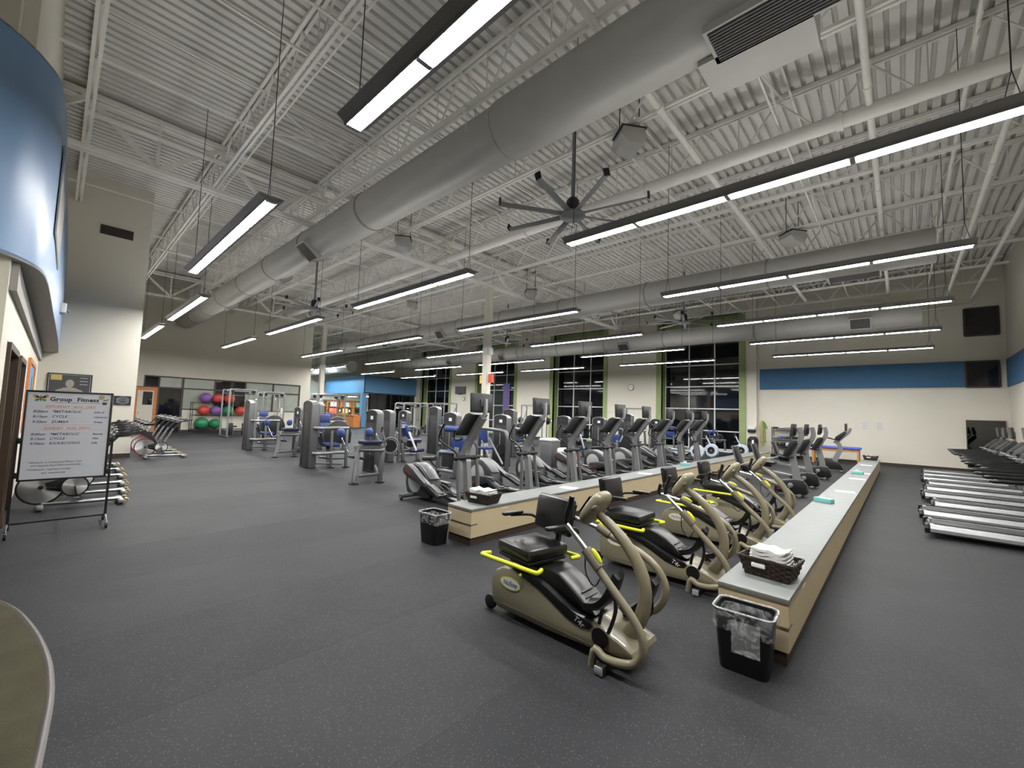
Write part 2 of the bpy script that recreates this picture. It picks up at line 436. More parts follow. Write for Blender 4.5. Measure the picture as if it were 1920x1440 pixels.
for a, b, up in [(3.31, 3.87, 'night_glass'), (3.95, 4.93, 'blind_glass'), (5.03, 6.5, 'blind_glass'), (6.58, 8.11, 'night_glass'), (8.19, 9.72, 'blind_glass'), (9.80, 11.4, 'blind_glass')]:
    MB().box((XF - 0.06, (a + b) / 2, 2.8), (0.012, b - a, 0.53)).build('pane', up, wn)
    if a > 3.9:
        z0 = 0.02 if a < 5 else 1.33
        MB().box((XF - 0.06, (a + b) / 2, (z0 + 2.465) / 2), (0.012, b - a, 2.465 - z0)).build('pane', 'night_glass' if (a < 5 or a > 6.55 and a < 8.1) else 'blind_glass', wn)
d3 = structure(MB().box((XF - 0.02, 2.98, 1.24), (0.06, 0.14, 2.46)).box((XF - 0.02, 3.80, 1.24), (0.06, 0.14, 2.46)).box((XF - 0.02, 3.39, 2.38), (0.06, 0.68, 0.18)).build('door_3', 'orange_wood'))
MB().box((XF - 0.03, 3.39, 1.15), (0.04, 0.68, 2.28)).build('door_panel', 'cream', d3)
MB().box((XF - 0.01, 3.47, 1.86), (0.02, 0.40, 0.72)).build('door_glass', 'night_glass', d3)
MB().box((XF + 0.02, 3.14, 1.05), (0.05, 0.03, 0.12)).build('door_handle', 'brushed', d3)

# back wall with the four green window bays
BAYS = [(-10.6, -6.33), (-18.75, -14.55), (-26.9, -22.6), (-35.0, -30.75)]
bw = MB()
xs = [XR] + [v for a, b in BAYS for v in (b, a)] + [XL]
for a, b in zip(xs[::2], xs[1::2]): bw.box(((a + b) / 2, YB + 0.1, DECK / 2), (a - b, 0.2, DECK))
for a, b in BAYS: bw.box(((a + b) / 2, YB + 0.1, 7.9), (b - a, 0.2, 0.6))
structure(bw.build('wall_back', 'cream'))
ROWS = [0.10, 1.10, 2.34, 3.62, 4.86, 6.2]
for k, (a, b) in enumerate(BAYS):
    D = 0.66
    w_ = structure(MB().box((a - 0.06, YB + D / 2, 3.8), (0.12, D, 7.6)).box((b + 0.06, YB + D / 2, 3.8), (0.12, D, 7.6))
                   .box(((a + b) / 2, YB + D + 0.05, 6.95), (b - a + 0.2, 0.1, 1.4)).box(((a + b) / 2, YB + D / 2, 0.02), (b - a, D, 0.10)).build('window_%d' % (k + 1), 'green_paint'))
    for s, e in ((a, -0.15), (b, 0.15)):
        MB().box((s + e, YB - 0.01, 3.8), (0.32, 0.03, 7.6)).build('casing', 'green_paint', w_)
    W3 = (b - a) / 3
    for j in range(4): MB().box((a + j * W3, YB + D, 3.15), (0.06, 0.09, 6.2)).build('mullion', 'white_frame', w_)
    for z in ROWS: MB().box(((a + b) / 2, YB + D, z), (b - a, 0.085, 0.06)).build('mullion', 'white_frame', w_)
    for z0, z1 in zip(ROWS, ROWS[1:]):
        for j in range(3):
            MB().box((a + (j + 0.5) * W3, YB + D + 0.01, (z0 + z1) / 2), (W3 - 0.06, 0.012, z1 - z0 - 0.06)).build('pane', 'night_glass', w_)
structure(MB().box(((-6.0 + XR) / 2, YB - 0.01, 0.06), (XR + 6.0, 0.02, 0.12)).box((-12.6, YB - 0.01, 0.06), (3.3, 0.02, 0.12)).build('baseboard_back', 'base_trim'))
# pilaster between last bay and blue-band wall
structure(MB().box((-5.68, YB - 0.10, DECK / 2), (0.42, 0.2, DECK)).build('trim_2', 'cream'))
wr = structure(MB().box((XR + 0.1, (Y0 + YB) / 2, DECK / 2), (0.2, YB - Y0, DECK)).build('wall_right', 'cream2'))
structure(MB().box(((XL + XR) / 2, Y0 - 0.1, DECK / 2), (XR - XL, 0.2, DECK)).build('wall_front', 'cream2'))
structure(MB().box((XL - 0.1, (Y0 + YB) / 2, DECK / 2), (0.2, YB - Y0, DECK)).build('wall_far_end', 'cream'))
# blue acoustic band on back and right walls, recessed dark openings, mirror
bb = structure(MB().box(((-5.35 + 1.90) / 2, YB - 0.02, 3.88), (7.25, 0.04, 1.06)).build('trim_3', 'band_blue'))
MB().box(((-5.35 + 1.90) / 2, YB - 0.03, 3.335), (7.25, 0.06, 0.03)).build('band_edge', 'cream', bb)
structure(MB().box((XR - 0.02, 22.4, 3.88), (0.04, 4.56, 1.06)).build('trim_4', 'band_blue'))
def opening(name, x0, x1, z0, z1):
    o = structure(MB().box(((x0 + x1) / 2, YB - 0.012, (z0 + z1) / 2), (x1 - x0 - 0.06, 0.012, z1 - z0 - 0.06)).build(name, 'night_glass'))
    MB().box((x0, YB - 0.02, (z0 + z1) / 2), (0.06, 0.05, z1 - z0)).box((x1, YB - 0.02, (z0 + z1) / 2), (0.06, 0.05, z1 - z0)).box(((x0 + x1) / 2, YB - 0.02, z0), (x1 - x0, 0.05, 0.06)).box(((x0 + x1) / 2, YB - 0.02, z1), (x1 - x0, 0.05, 0.06)).build('frame', 'brown_frame', o)
opening('window_6', 1.93, 2.83, 3.36, 4.38); opening('window_7', 1.95, 2.87, 5.42, 6.52)
mi = tag(MB().box((2.41, YB - 0.035, 1.12), (1.0, 0.02, 1.80)).build('wall_mirror', 'mirror'), 'wall mirror in dark frame behind the treadmills in the right corner', 'mirror')
MB().box((1.90, YB - 0.035, 1.12), (0.03, 0.04, 1.86)).box((2.92, YB - 0.035, 1.12), (0.03, 0.04, 1.86)).box((2.41, YB - 0.035, 2.035), (1.0, 0.04, 0.03)).box((2.41, YB - 0.035, 0.205), (1.0, 0.04, 0.03)).build('frame', 'brown_frame', mi)

# blue curved bulkhead over the door wall
pl = [(XP, -0.02), (-14, -0.035), (-11, -0.075), (-8.5, -0.115), (-7.2, -0.135), (-6.6, -0.155), (-6.35, -0.175), (-6.12, -0.215), (-5.96, -0.28), (-5.82, -0.35), (-5.70, -0.44), (-5.58, -0.55), (-5.48, -0.70), (-5.42, -0.95), (-5.40, -1.4), (-5.40, -7.9)]
pc = [(p.x, p.y) for p in catmull([(a, b, 0) for a, b in pl], 4)]
bh = MB()
ZB, ZT = 2.95, 4.92
vs, fs = [], []
for a, b in pc: vs += [(a, b, ZB), (a, b, ZT)]
for k in range(len(pc) - 1): fs.append((2 * k, 2 * k + 2, 2 * k + 3, 2 * k + 1))
bh.add(vs, fs)
bhd = structure(bh.build('wall_left_bulkhead', 'blue_paint'))
MB().prism([(a, b) for a, b in pc] + [(-5.93, -7.9), (-5.93, YD + 0.002), (XP, YD + 0.002)], ZB - 0.004, ZB + 0.03, 'z').build('underside', 'soffit_grey', bhd)
MB().prism([(a, b) for a, b in pc] + [(-5.93, -7.9), (-5.93, YD + 0.002), (XP, YD + 0.002)], ZT - 0.02, ZT, 'z').build('top_ledge', 'cream', bhd)
MB().box((-11.5, YD + 0.025, ZB - 0.14), (10.95, 0.05, 0.26)).build('wall_ledge', 'soffit_grey', bhd)

# steel roof deck: corrugated, ribs run away from the camera
dk = MB(); vs, fs = [], []; x = XL; k = 0; P = 0.20
prof = [(0, 0), (0.125, 0), (0.138, 0.08), (0.187, 0.08), (0.2, 0)]
pts = []
while x < XR:
    pts += [(x + a, DECK + b) for a, b in prof[:-1]]; x += P
pts.append((XR, DECK))
for a, z in pts: vs += [(a, Y0, z), (a, YB + 0.7, z)]
for k in range(len(pts) - 1): fs.append((2 * k, 2 * k + 1, 2 * k + 3, 2 * k + 2))
ceil = structure(dk.add(vs, fs).build('ceiling', 'deck_paint', ang=0.2))

# open-web joists, each one with its web members
JY = [-4.7, -2.3, 0.05, 2.42, 4.77, 7.1, 9.42, 11.8, 14.12, 16.5, 18.85, 21.2, 23.5]
ZTOP, ZBOT = 8.15, 7.30
PAN = 1.43
jm = MB()
for s in (-0.045, 0.045):
    jm.box(((XL + XR) / 2, s, ZTOP), (XR - XL - 0.3, 0.055, 0.075)).box(((XL + XR) / 2, s, ZBOT), (XR - XL - 0.6, 0.05, 0.055))
jme = jm.mesh('joist', 'steel_paint')
h = PAN / 2
wme = MB().cyl((-h, 0, ZTOP - 0.03), (-0.09, 0, ZBOT + 0.02), 0.018, 6).cyl((h, 0, ZTOP - 0.03), (0.09, 0, ZBOT + 0.02), 0.022, 6).cyl((0, 0, ZTOP - 0.03), (0, 0, ZBOT + 0.02), 0.013, 6).mesh('web', 'steel_paint')
nweb = int((XR - XL) / PAN)
for y in JY:
    j = link('joist', jme, ceil, (0, y, 0))
    if y < -1: continue
    for k in range(nweb):
        xx = XR - 0.45 - PAN * (k + 0.5)
        if xx < -38 and y < 11: continue
        link('web', wme, j, (xx, 0, 0))
# joist girders over the columns
gm = MB()
for s in (-0.075, 0.075):
    gm.box((s, (Y0 + YB) / 2, 6.93), (0.10, YB - Y0 - 0.2, 0.085)).box((s, (Y0 + YB) / 2, 8.07), (0.10, YB - Y0 - 0.2, 0.09))
gme = gm.mesh('girder', 'steel_paint')
gw = MB().bar((0, -1.18, 8.03), (0, 0, 6.97), 0.10, 0.07, up=(1, 0, 0)).bar((0, 1.18, 8.03), (0, 0, 6.97), 0.10, 0.07, up=(1, 0, 0)).bar((0, 0, 6.97), (0, 0, 8.03), 0.06, 0.05, up=(1, 0, 0)).mesh('web', 'steel_paint')
for gx in (-12.4, -26.9):
    g = link('girder', gme, ceil, (gx, 0, 0))
    for k in range(13): link('web', gw, g, (0, -5.9 + 2.36 * k + 0.02, 0))
# bridging rods across the joists
for k, bx in enumerate([-36.5, -33, -29.8, -24.2, -21.4, -18.6, -15.6, -9.6, -6.9, -4.2, -1.6, 0.9]):
    link('bridging', MB().box((bx, 9.5, 7.345), (0.035, 28, 0.035)).box((bx + 0.15, 9.5, 8.1), (0.035, 28, 0.035)).mesh('bridging', 'steel_paint'), ceil)
for k, (bx, yy) in enumerate([(-9.6, 8.3), (-4.2, 5.9), (-6.9, 10.6), (-1.6, 13.0), (-15.6, 8.3), (-18.6, 13.0), (-1.6, 8.3), (-9.6, 3.6), (0.9, 17.7), (-6.9, 15.3)]):
    link('cross_brace', MB().cyl((bx, yy - 1.1, 7.33), (bx, yy + 1.1, 8.12), 0.02, 6).cyl((bx, yy - 1.1, 8.12), (bx, yy + 1.1, 7.33), 0.02, 6).mesh('cross_brace', 'steel_paint'), ceil)

# columns
for k, (cx, cy, lb) in enumerate([(-12.4, 11.85, 'white steel column between the strength machines, red and yellow signs on it'), (-26.9, 11.35, 'white steel column in front of the bright blue soffit')]):
    c = thing('column', lb, 'column', (cx, cy, 0))
    MB().box((0, 0, 3.43), (0.26, 0.26, 6.86), 0.015).build('shaft', 'cream', c)
    MB().box((0, 0, 6.87), (0.42, 0.42, 0.03)).box((0, 0, 0.012), (0.42, 0.42, 0.024)).build('plate', 'steel_paint', c)
    MB().box((0.15, 0.05, 3.95 + 0.25), (0.06, 0.24, 0.30), 0.02).build('speaker_box', 'white_frame', c)
    MB().box((0.0, -0.15, 3.95 + 0.25), (0.22, 0.06, 0.30), 0.02).build('speaker_box', 'white_frame', c)
    if k == 0:
        MB().box((0.28, 0.0, 3.08), (0.30, 0.012, 0.36)).build('red_sign', 'sign_red', c)
        MB().box((-0.26, 0.0, 3.06), (0.26, 0.012, 0.34)).build('yellow_sign', 'sign_yellow', c)
# ================================================================== ducts, pipes, fans, lamps
def duct(label, Y, Z, R, x0, x1, rings, vents, big=None):
    t = thing('air_duct', label, 'duct', (0, Y, Z))
    xs = [x0] + rings + [x1]
    for a, b in zip(xs, xs[1:]):
        r = R * 1.06 if (big is not None and a >= big) else R
        MB().lathe([(0.02, a), (r, a + 0.001), (r, b - 0.001), (0.02, b)], (0, 0, 0), (1, 0, 0), 36).build('duct_section', 'duct_paint', t)
    for a in rings:
        MB().lathe([(R * 0.98, a - 0.03), (R * 1.035, a - 0.03), (R * 1.035, a + 0.03), (R * 0.98, a + 0.03)], (0, 0, 0), (1, 0, 0), 36).build('flange_ring', 'duct_ring', t)
    for (vx, ang, w, h) in vents:      # a rectangular collar standing off the duct, with louvres
        c = Vector((vx, sin(ang) * (R + 0.02), -cos(ang) * (R + 0.02)))
        Rm = Matrix.Rotation(ang, 3, 'X')
        v = MB().box(c, (w + 0.08, h + 0.08, 0.14), 0, Rm).build('vent_collar', 'duct_paint', t)
        nrm = Rm @ Vector((0, 0, -1))
        MB().box(c + nrm * 0.071, (w, h, 0.006), 0, Rm).build('vent_opening', 'grille_dark', v)
        n = max(6, int(h / 0.035))
        for k in range(n):
            q = c + nrm * 0.078 + Rm @ Vector((0, (k + 0.5) / n * h - h / 2, 0))
            MB().box(q, (w, 0.006, 0.012), 0, Rm).build('louvre', 'grille_slat', v)
    for a in [x0 + 1.0 + 3.0 * k for k in range(int((x1 - x0) / 3.0))]:
        MB().cyl((a, -R * 0.99, 0), (a, -R * 0.99, DECK - Z), 0.005, 5).cyl((a, R * 0.99, 0), (a, R * 0.99, DECK - Z), 0.005, 5).build('hanger_rod', 'steel_paint', t)
    return t
d1 = duct('large round grey air duct nearest the camera, running over the strength machines', 4.80, 6.40, 0.44, -30.3, -0.55, [-27.5, -24.6, -21.8, -18.6, -15.6, -12.6, -9.2, -4.7], [(-12.1, -0.70, 0.50, 0.50), (-15.6, 0.65, 0.4, 0.4), (-22.0, 0.65, 0.4, 0.4)], big=-4.75)
# the boxed end of the near duct with its big grille
MB().box((-1.13, 0.40, -0.30), (1.12, 0.62, 0.44)).build('end_box', 'duct_paint', d1)
gb = MB().box((-0.85, -0.06, -0.475), (1.30, 0.52, 0.09)).build('end_grille', 'duct_paint', d1)
MB().box((-0.85, -0.06, -0.523), (1.22, 0.46, 0.006)).build('vent_opening', 'grille_dark', gb)
for k in range(11): MB().box((-0.85, -0.06 - 0.21 + 0.042 * k, -0.53), (1.22, 0.008, 0.018)).build('louvre', 'grille_slat', gb)
d2 = duct('large round grey air duct crossing the middle of the ceiling', 15.1, 6.40, 0.46, -44.0, 0.75, [-40, -36, -32, -28.2, -25.0, -21.6, -18.0, -14.6, -11.0, -7.0, -3.0], [(-25.4, -0.9, 0.5, 0.4), (-19.4, -0.9, 0.55, 0.42), (-8.8, 0.2, 0.5, 0.4), (-0.9, -0.15, 1.1, 0.36)])
d3 = duct('large round grey air duct along the window wall', 22.4, 6.05, 0.46, -36.0, 0.66, [-33, -30.0, -26.6, -23.4, -20.0, -16.5, -13.0, -9.4, -5.0], [(-27.6, -0.9, 0.5, 0.4), (-21.5, -0.9, 0.5, 0.4), (-11.7, -0.9, 0.6, 0.4), (-1.15, -1.1, 0.62, 0.4)])
d4 = duct('short white duct with a capped end above the blue soffit', 17.6, 5.35, 0.50, -44.0, -35.6, [-41, -38.4], [])

def pipe(label, pts, r, m='steel_paint', cat='pipe', name='ceiling_pipe', n=10):
    t = thing(name, label, cat)
    MB().tube(pts, r, n).build('pipe_run', m, t)
    P = [Vector(p) for p in pts]
    L = (P[-1] - P[0]); k = max(2, int(L.length / 3.5))
    for i in range(1, k):
        q = P[0] + L * i / k
        d = L.normalized()
        MB().cyl(q - d * 0.05, q + d * 0.05, r * 1.25, n).cyl(q, q + Vector((0, 0, DECK - q.z)), 0.006, 5).build('coupling', m, t)
    return t
pipe('thick pale pipe running along a roof joist behind the ceiling fan', [(-30.2, 9.1, 7.08), (3.0, 9.1, 7.08)], 0.135)
pipe('white sprinkler main running away from the camera near the right wall', [(-0.28, 0.5, 7.15), (-0.28, 24.6, 7.15)], 0.055)
pipe('white pipe left of the pair in the right-hand corner of the ceiling', [(1.42, 8.0, 6.85), (1.42, 23.9, 6.85)], 0.05)
pipe('white pipe right of the pair in the right-hand corner of the ceiling', [(2.15, 8.0, 6.85), (2.15, 24.3, 6.85)], 0.05)
pipe('thin white pipe along the back wall above the blue band', [(2.15, 24.45, 6.62), (-5.4, 24.45, 6.62)], 0.035)
pipe('white pipe crossing above the near air duct', [(-3.05, 3.0, 7.2), (-3.05, 22.5, 7.2)], 0.06)
pipe('thin conduit above the near lamp row', [(-16.5, 2.55, 7.22), (2.9, 2.55, 7.22)], 0.016)
pipe('thin conduit below the sprinkler main', [(-5.8, 1.0, 7.2), (-5.8, 24.0, 7.2)], 0.02)
pipe('white sprinkler branch over the ball rack', [(-19.6, 2.0, 7.2), (-19.6, 22.0, 7.2)], 0.04)
pipe('pale pipe beside the roof girder above the stub wall', [(-12.05, 0.0, 7.55), (-12.05, 21.0, 7.55)], 0.06)

# strip lamps: rows of pendant fluorescents
LEN, SEC = 4.92, 1.23
def strip_lamp():
    t = thing('pendant_lamp', '', 'lamp')
    MB().prism([(-.072, .012), (-.072, .0), (-.08, .0), (-.085, .035), (-.16, .075), (-.16, .085), (.16, .085), (.16, .075), (.085, .035), (.08, .0), (.072, .0), (.072, .012)], -LEN / 2, LEN / 2, 'x').build('hood', 'lamp_grey', t)
    for k in range(4):
        x = -LEN / 2 + SEC * (k + 0.5)
        MB().box((x, 0, 0.007), (SEC - 0.08, 0.138, 0.008)).build('fluorescent_tube', 'tube_lit', t)
        MB().box((x, 0, 0.089), (SEC - 0.10, 0.20, 0.008)).build('uplight_slot', 'uplight', t)
    for k in range(5):
        x = -LEN / 2 + SEC * k; x = min(max(x, -LEN / 2 + 0.02), LEN / 2 - 0.02)
        MB().box((x, 0, 0.004), (0.045, 0.13, 0.012)).build('socket', 'light_grey', t)
    for s in (-1, 1):
        e = Vector((s * (LEN / 2 - 0.12), 0, 0.085)); q = e + Vector((0, 0, 0.32))
        MB().cyl(e + Vector((0.06, 0, 0)), q, 0.004, 5).cyl(e - Vector((0.06, 0, 0)), q, 0.004, 5).cyl(q, (q.x, 0, DECK - 4.5), 0.006, 5).build('suspension_cable', 'black_metal', t)
    return t
lamp0 = strip_lamp(); used = False
SEGX = {'A': -1.55, 'B': -8.8, 'C': -16.0, 'D': -22.55, 'E': -30.2}
ROWY = [1.83, 5.56, 9.38, 13.25, 17.0, 20.8]
ORD = ['first', 'second', 'third', 'fourth', 'fifth', 'sixth']
PLC = {'A': 'right-hand column', 'B': 'second column from the right', 'C': 'third column from the right', 'D': 'fourth column from the right', 'E': 'column nearest the blue soffit'}
for r, y in enumerate(ROWY):
    for s in 'ABCDE':
        if s == 'E' and r < 3: continue
        yy = y
        if r == 0 and s in 'CD': yy = 2.50
        k = ORD[r - 3] if s == 'E' else ORD[r]
        put(lamp0, used, (SEGX[s], yy, 4.50), 0, 'hanging fluorescent strip lamp, %s from the camera in the %s' % (k, PLC[s]), 'pendant strip lamps')
        used = True

# big ceiling fans
def fan(name):
    t = thing('ceiling_fan', '', 'fan')
    MB().cyl((0, 0, 0.30), (0, 0, 2.25), 0.04, 10).build('downrod', 'fan_grey', t)
    MB().lathe([(0.0, 0.34), (0.09, 0.34), (0.13, 0.28), (0.13, 0.10), (0.10, 0.02), (0.0, 0.02)], (0, 0, 0), n=20).build('motor', 'black_metal', t)
    MB().lathe([(0.0, 0.03), (0.24, 0.02), (0.26, -0.03), (0.20, -0.07), (0.0, -0.08)], (0, 0, 0), n=20).build('hub', 'fan_grey', t)
    for k in range(8):
        a = 2 * pi * k / 8 + 0.2
        Rm = RZ(a)
        b = MB().box(Rm @ Vector((0.85, 0, 0)), (1.25, 0.115, 0.02), 0.008, Rm @ RX(0.25)).build('blade', 'fan_grey', t)
        MB().box(Rm @ Vector((1.49, 0, 0.05)), (0.03, 0.11, 0.13), 0.008, Rm @ RX(0.25)).build('winglet', 'black_plastic', b)
    return t
f0 = fan('f')
for k, (x, y, z, lb) in enumerate([(-4.75, 6.75, 5.70, 'eight-blade ceiling fan, the big one right of the near air duct'), (-17.5, 6.9, 5.70, 'eight-blade ceiling fan, far one over the strength machines left of the white column'), (-16.6, 17.4, 5.75, 'eight-blade ceiling fan beyond the middle air duct, left of the white column'), (-6.6, 17.6, 5.75, 'eight-blade ceiling fan beyond the middle air duct, in front of the right window bay')]):
    put(f0, k > 0, (x, y, z), 0.3 * k, lb, 'ceiling fans')

# grey unit heaters / speakers hung from the joists
def horn():
    t = thing('hanging_speaker', '', 'speaker')
    MB().prism([(-0.22, 0.17), (0.20, 0.17), (0.26, 0.0), (0.16, -0.17), (-0.12, -0.13), (-0.26, 0.02)], -0.25, 0.25, 'y', 0.015).build('cabinet', 'duct_paint', t)
    MB().box((0, 0, 0.185), (0.5, 0.5, 0.02)).build('bracket', 'black_metal', t)
    MB().cyl((-0.2, 0, 0.19), (-0.2, 0, 1.24), 0.01, 6).cyl((0.2, 0, 0.19), (0.2, 0, 1.24), 0.01, 6).build('hanger_rod', 'black_metal', t)
    return t
h0 = horn()
for k, (x, y, lb) in enumerate([(-3.75, 7.15, 'grey speaker box hung from a joist right above the near fan'), (-11.6, 7.2, 'grey speaker box under the joists behind the near duct'), (-18.2, 12.0, 'grey speaker box above the middle duct near the far column'), (-12.0, 14.0, 'grey speaker box beside the white column top'), (-2.2, 14.1, 'grey speaker box above the right end of the middle duct'), (-8.2, 21.3, 'grey speaker box above the window-wall duct')]):
    put(h0, k > 0, (x, y, 6.98), 0.9, lb, 'hung speaker boxes')
# ================================================================== counters with baskets, bins and papers
def counter(label, x0, x1, y0, y1, panel):
    t = thing('bench_counter', label, 'counter', ((x0 + x1) / 2, y0, 0))
    w = x1 - x0; L = y1 - y0; Z = 0.465
    MB().box((0, L / 2, 0.05), (w - 0.03, L - 0.03, 0.10)).build('toe_kick', 'toe_kick', t)
    n = round(L / panel); seg = L / n
    for k in range(n):
        b = MB().box((0, seg * (k + 0.5), 0.27), (w, seg - 0.004, 0.34)).build('cabinet_body', 'beige_panel', t)
    MB().box((0, 0.05, 0.265), (w + 0.006, 0.11, 0.010)).build('end_seam', 'seam_dark', t)
    MB().box((0, L / 2, 0.452), (w + 0.012, L + 0.012, 0.026), 0.003).build('worktop', 'laminate', t)
    MB().box((0, L / 2, 0.437), (w + 0.014, L + 0.014, 0.006)).build('edge_band', 'tan_dark', t)
    for s in (-1, 1):
        MB().box((s * (w / 2 + 0.002), 0.62, 0.40), (0.006, 0.12, 0.012)).build('pull', 'cream', t)
    return t
counter('long low beige counter beside the step machines, nearest the treadmills', -1.07, -0.61, 3.58, 20.6, 2.1)
counter('long low beige counter between the ellipticals and the step machines', -4.52, -4.05, 3.70, 20.4, 2.1)

def basket(label, loc, rz, sx, sy, h, full=True):
    t = thing('wicker_basket', label, 'basket', loc, rz)
    MB().box((0, 0, 0.006), (sx * 0.80, sy * 0.80, 0.012)).build('base', 'wicker', t)
    n = 7
    for k in range(n):          # woven courses, each one a flared ring of four strips
        z = 0.012 + h * (k + 0.5) / n; s = 0.80 + 0.20 * (k + 0.5) / n
        a, b = sx / 2 * s, sy / 2 * s
        m = MB()
        for ax, L, o in (('x', a, b), ('y', b, a)):
            q = 10 if ax == 'x' else 7
            for sg in (-1, 1):
                for i in range(q):
                    c = -L + 2 * L * (i + 0.5) / q; off = sg * (o + (0.004 if (i + k) % 2 else -0.002))
                    m.box((c, off, z) if ax == 'x' else (off, c, z), (2 * L / q + 0.002, 0.008, h / n * 0.92) if ax == 'x' else (0.008, 2 * L / q + 0.002, h / n * 0.92), 0)
        m.build('woven_course', 'wicker', t)
    MB().box((0, -sy / 2, h), (sx, 0.014, 0.014)).box((0, sy / 2, h), (sx, 0.014, 0.014)).box((-sx / 2, 0, h), (0.014, sy, 0.014)).box((sx / 2, 0, h), (0.014, sy, 0.014)).build('rim', 'wicker', t)
    MB().box((-sx * 0.12, -sy / 2 + 0.004, h * 0.66), (sx * 0.26, 0.022, h * 0.24), 0.006).build('label_tag', 'paper', t)
    return t
def towels(label, loc, rz, sx, sy, n, hump=0.0, grp='folded towels'):
    t = thing('towel_stack', label, 'towels', loc, rz, grp)
    for k in range(n):
        m = MB(); N = 14; P = []; Q = []
        hh = 0.022
        vs, fs = [], []
        for i in range(N + 1):
            u = i / N; x = (u - 0.5) * sx * (1 - 0.03 * k)
            zz = k * 0.026 + hump * (0.5 * (2 * abs(u - 0.5)) ** 3 + 0.25 * sin(u * 9 + k)) * (1 + k * 0.2)
            r = hh * (1 - (2 * abs(u - 0.5)) ** 8 * 0.6)
            for j in range(9):
                v = j / 8; y = (v - 0.5) * sy
                vs.append((x, y, zz + 0.5 * hh + 0.5 * r + 0.004 * sin(7 * v + i)))
            for j in range(9):
                v = j / 8; y = (v - 0.5) * sy
                vs.append((x, y, zz + 0.5 * hh - 0.5 * r + 0.003 * sin(7 * v + i)))
        W = 18
        for i in range(N):
            for j in range(8):
                a = i * W + j; fs.append((a, a + W, a + W + 1, a + 1)); b = a + 9; fs.append((b, b + 1, b + W + 1, b + W))
            fs.append((i * W, i * W + 9, i * W + W + 9, i * W + W)); fs.append((i * W + 8, i * W + W + 8, i * W + W + 17, i * W + 17))
        for i in (0, N):
            for j in range(8): a = i * W + j; fs.append((a, a + 1, a + 10, a + 9))
        m.add(vs, fs).build('towel', 'towel', t, 1.2)
    return t
basket('dark wicker basket of white towels on the near end of the right counter', (-0.745 - 0.06, 4.03, 0.466), -0.10, 0.385, 0.29, 0.14)
towels('stack of folded white towels in the basket on the right counter', (-0.80, 4.03, 0.55), -0.10, 0.28, 0.19, 5, 0.012)
basket('dark wicker basket of white towels on the near end of the left counter', (-4.26, 4.10, 0.466), 0.12, 0.42, 0.30, 0.13)
towels('heap of folded white towels in the basket on the left counter', (-4.26, 4.10, 0.545), 0.2, 0.34, 0.22, 4, 0.02)
basket('dark wicker basket at the far end of the right counter', (-0.84, 19.9, 0.466), 0.0, 0.42, 0.30, 0.15)
towels('white towels in the basket at the far end of the right counter', (-0.84, 19.9, 0.545), 0.0, 0.33, 0.22, 3, 0.006)

def bin_(label, loc, rz, sx, sy, h, flap):
    t = thing('waste_bin', label, 'bin', loc, rz)
    def ring(a, b, z, r=0.05, n=5):
        o = []
        for cx, cy, a0 in ((a - r, b - r, 0), (-(a - r), b - r, pi / 2), (-(a - r), -(b - r), pi), (a - r, -(b - r), 1.5 * pi)):
            for i in range(n + 1): o.append((cx + r * cos(a0 + pi / 2 * i / n), cy + r * sin(a0 + pi / 2 * i / n), z))
        return o
    def shell(rs, close=True):
        m = MB(); n = len(rs[0]); vs = [p for r in rs for p in r]; fs = []
        for i in range(len(rs) - 1):
            for j in range(n): fs.append((i * n + j, i * n + (j + 1) % n, i * n + n + (j + 1) % n, i * n + n + j))
        if close: fs.append(tuple(range(n)))
        return m.add(vs, fs)
    a, b = sx / 2, sy / 2
    shell([ring(a * .82, b * .82, 0.0), ring(a * .84, b * .84, 0.01), ring(a, b, h), ring(a * 1.03, b * 1.03, h), ring(a * 1.03, b * 1.03, h + 0.015), ring(a * .96, b * .96, h + 0.015), ring(a * .8, b * .8, 0.02)]).build('bin_body', 'black_plastic', t)
    rng = random.Random(len(label))
    def wob(rg, s): return [(x * (1 + s * rng.uniform(-1, 1)), y * (1 + s * rng.uniform(-1, 1)), z + s * 0.25 * rng.uniform(-1, 1)) for x, y, z in rg]
    shell([wob(ring(a * 1.04, b * 1.05, h - 0.115), .03), wob(ring(a * 1.07, b * 1.09, h - 0.06), .02), wob(ring(a * 1.06, b * 1.07, h - 0.01), .015), ring(a * 1.06, b * 1.06, h + 0.018), ring(a * 1.0, b * 1.0, h + 0.022), wob(ring(a * .93, b * .92, h - 0.03), .02), wob(ring(a * .86, b * .84, h - 0.14), .05)], False).build('bag_liner', 'bag', t)
    MB().tube(ring(a * 1.045, b * 1.05, h + 0.02), 0.006, 6, closed=True).build('bag_rim', 'bag_thick', t)
    if flap:
        m = MB(); vs, fs = [], []
        for i in range(6):
            for j in range(5):
                vs.append((-0.06 + 0.17 * j / 4, -b * 1.10 - 0.006 - 0.004 * sin(3 * i + j * 2), h - 0.03 - 0.21 * i / 5))
        for i in range(5):
            for j in range(4): fs.append((i * 5 + j, i * 5 + j + 1, i * 5 + j + 6, i * 5 + j + 5))
        m.add(vs, fs).build('bag_flap', 'bag_thick', t)
    return t
bin_('black waste bin with clear liner at the near end of the right counter', (-0.83, 3.37, 0), 0.06, 0.36, 0.25, 0.385, True)
bin_('black waste bin with clear liner at the near end of the left counter', (-4.50, 3.47, 0), 0.06, 0.36, 0.26, 0.37, False)

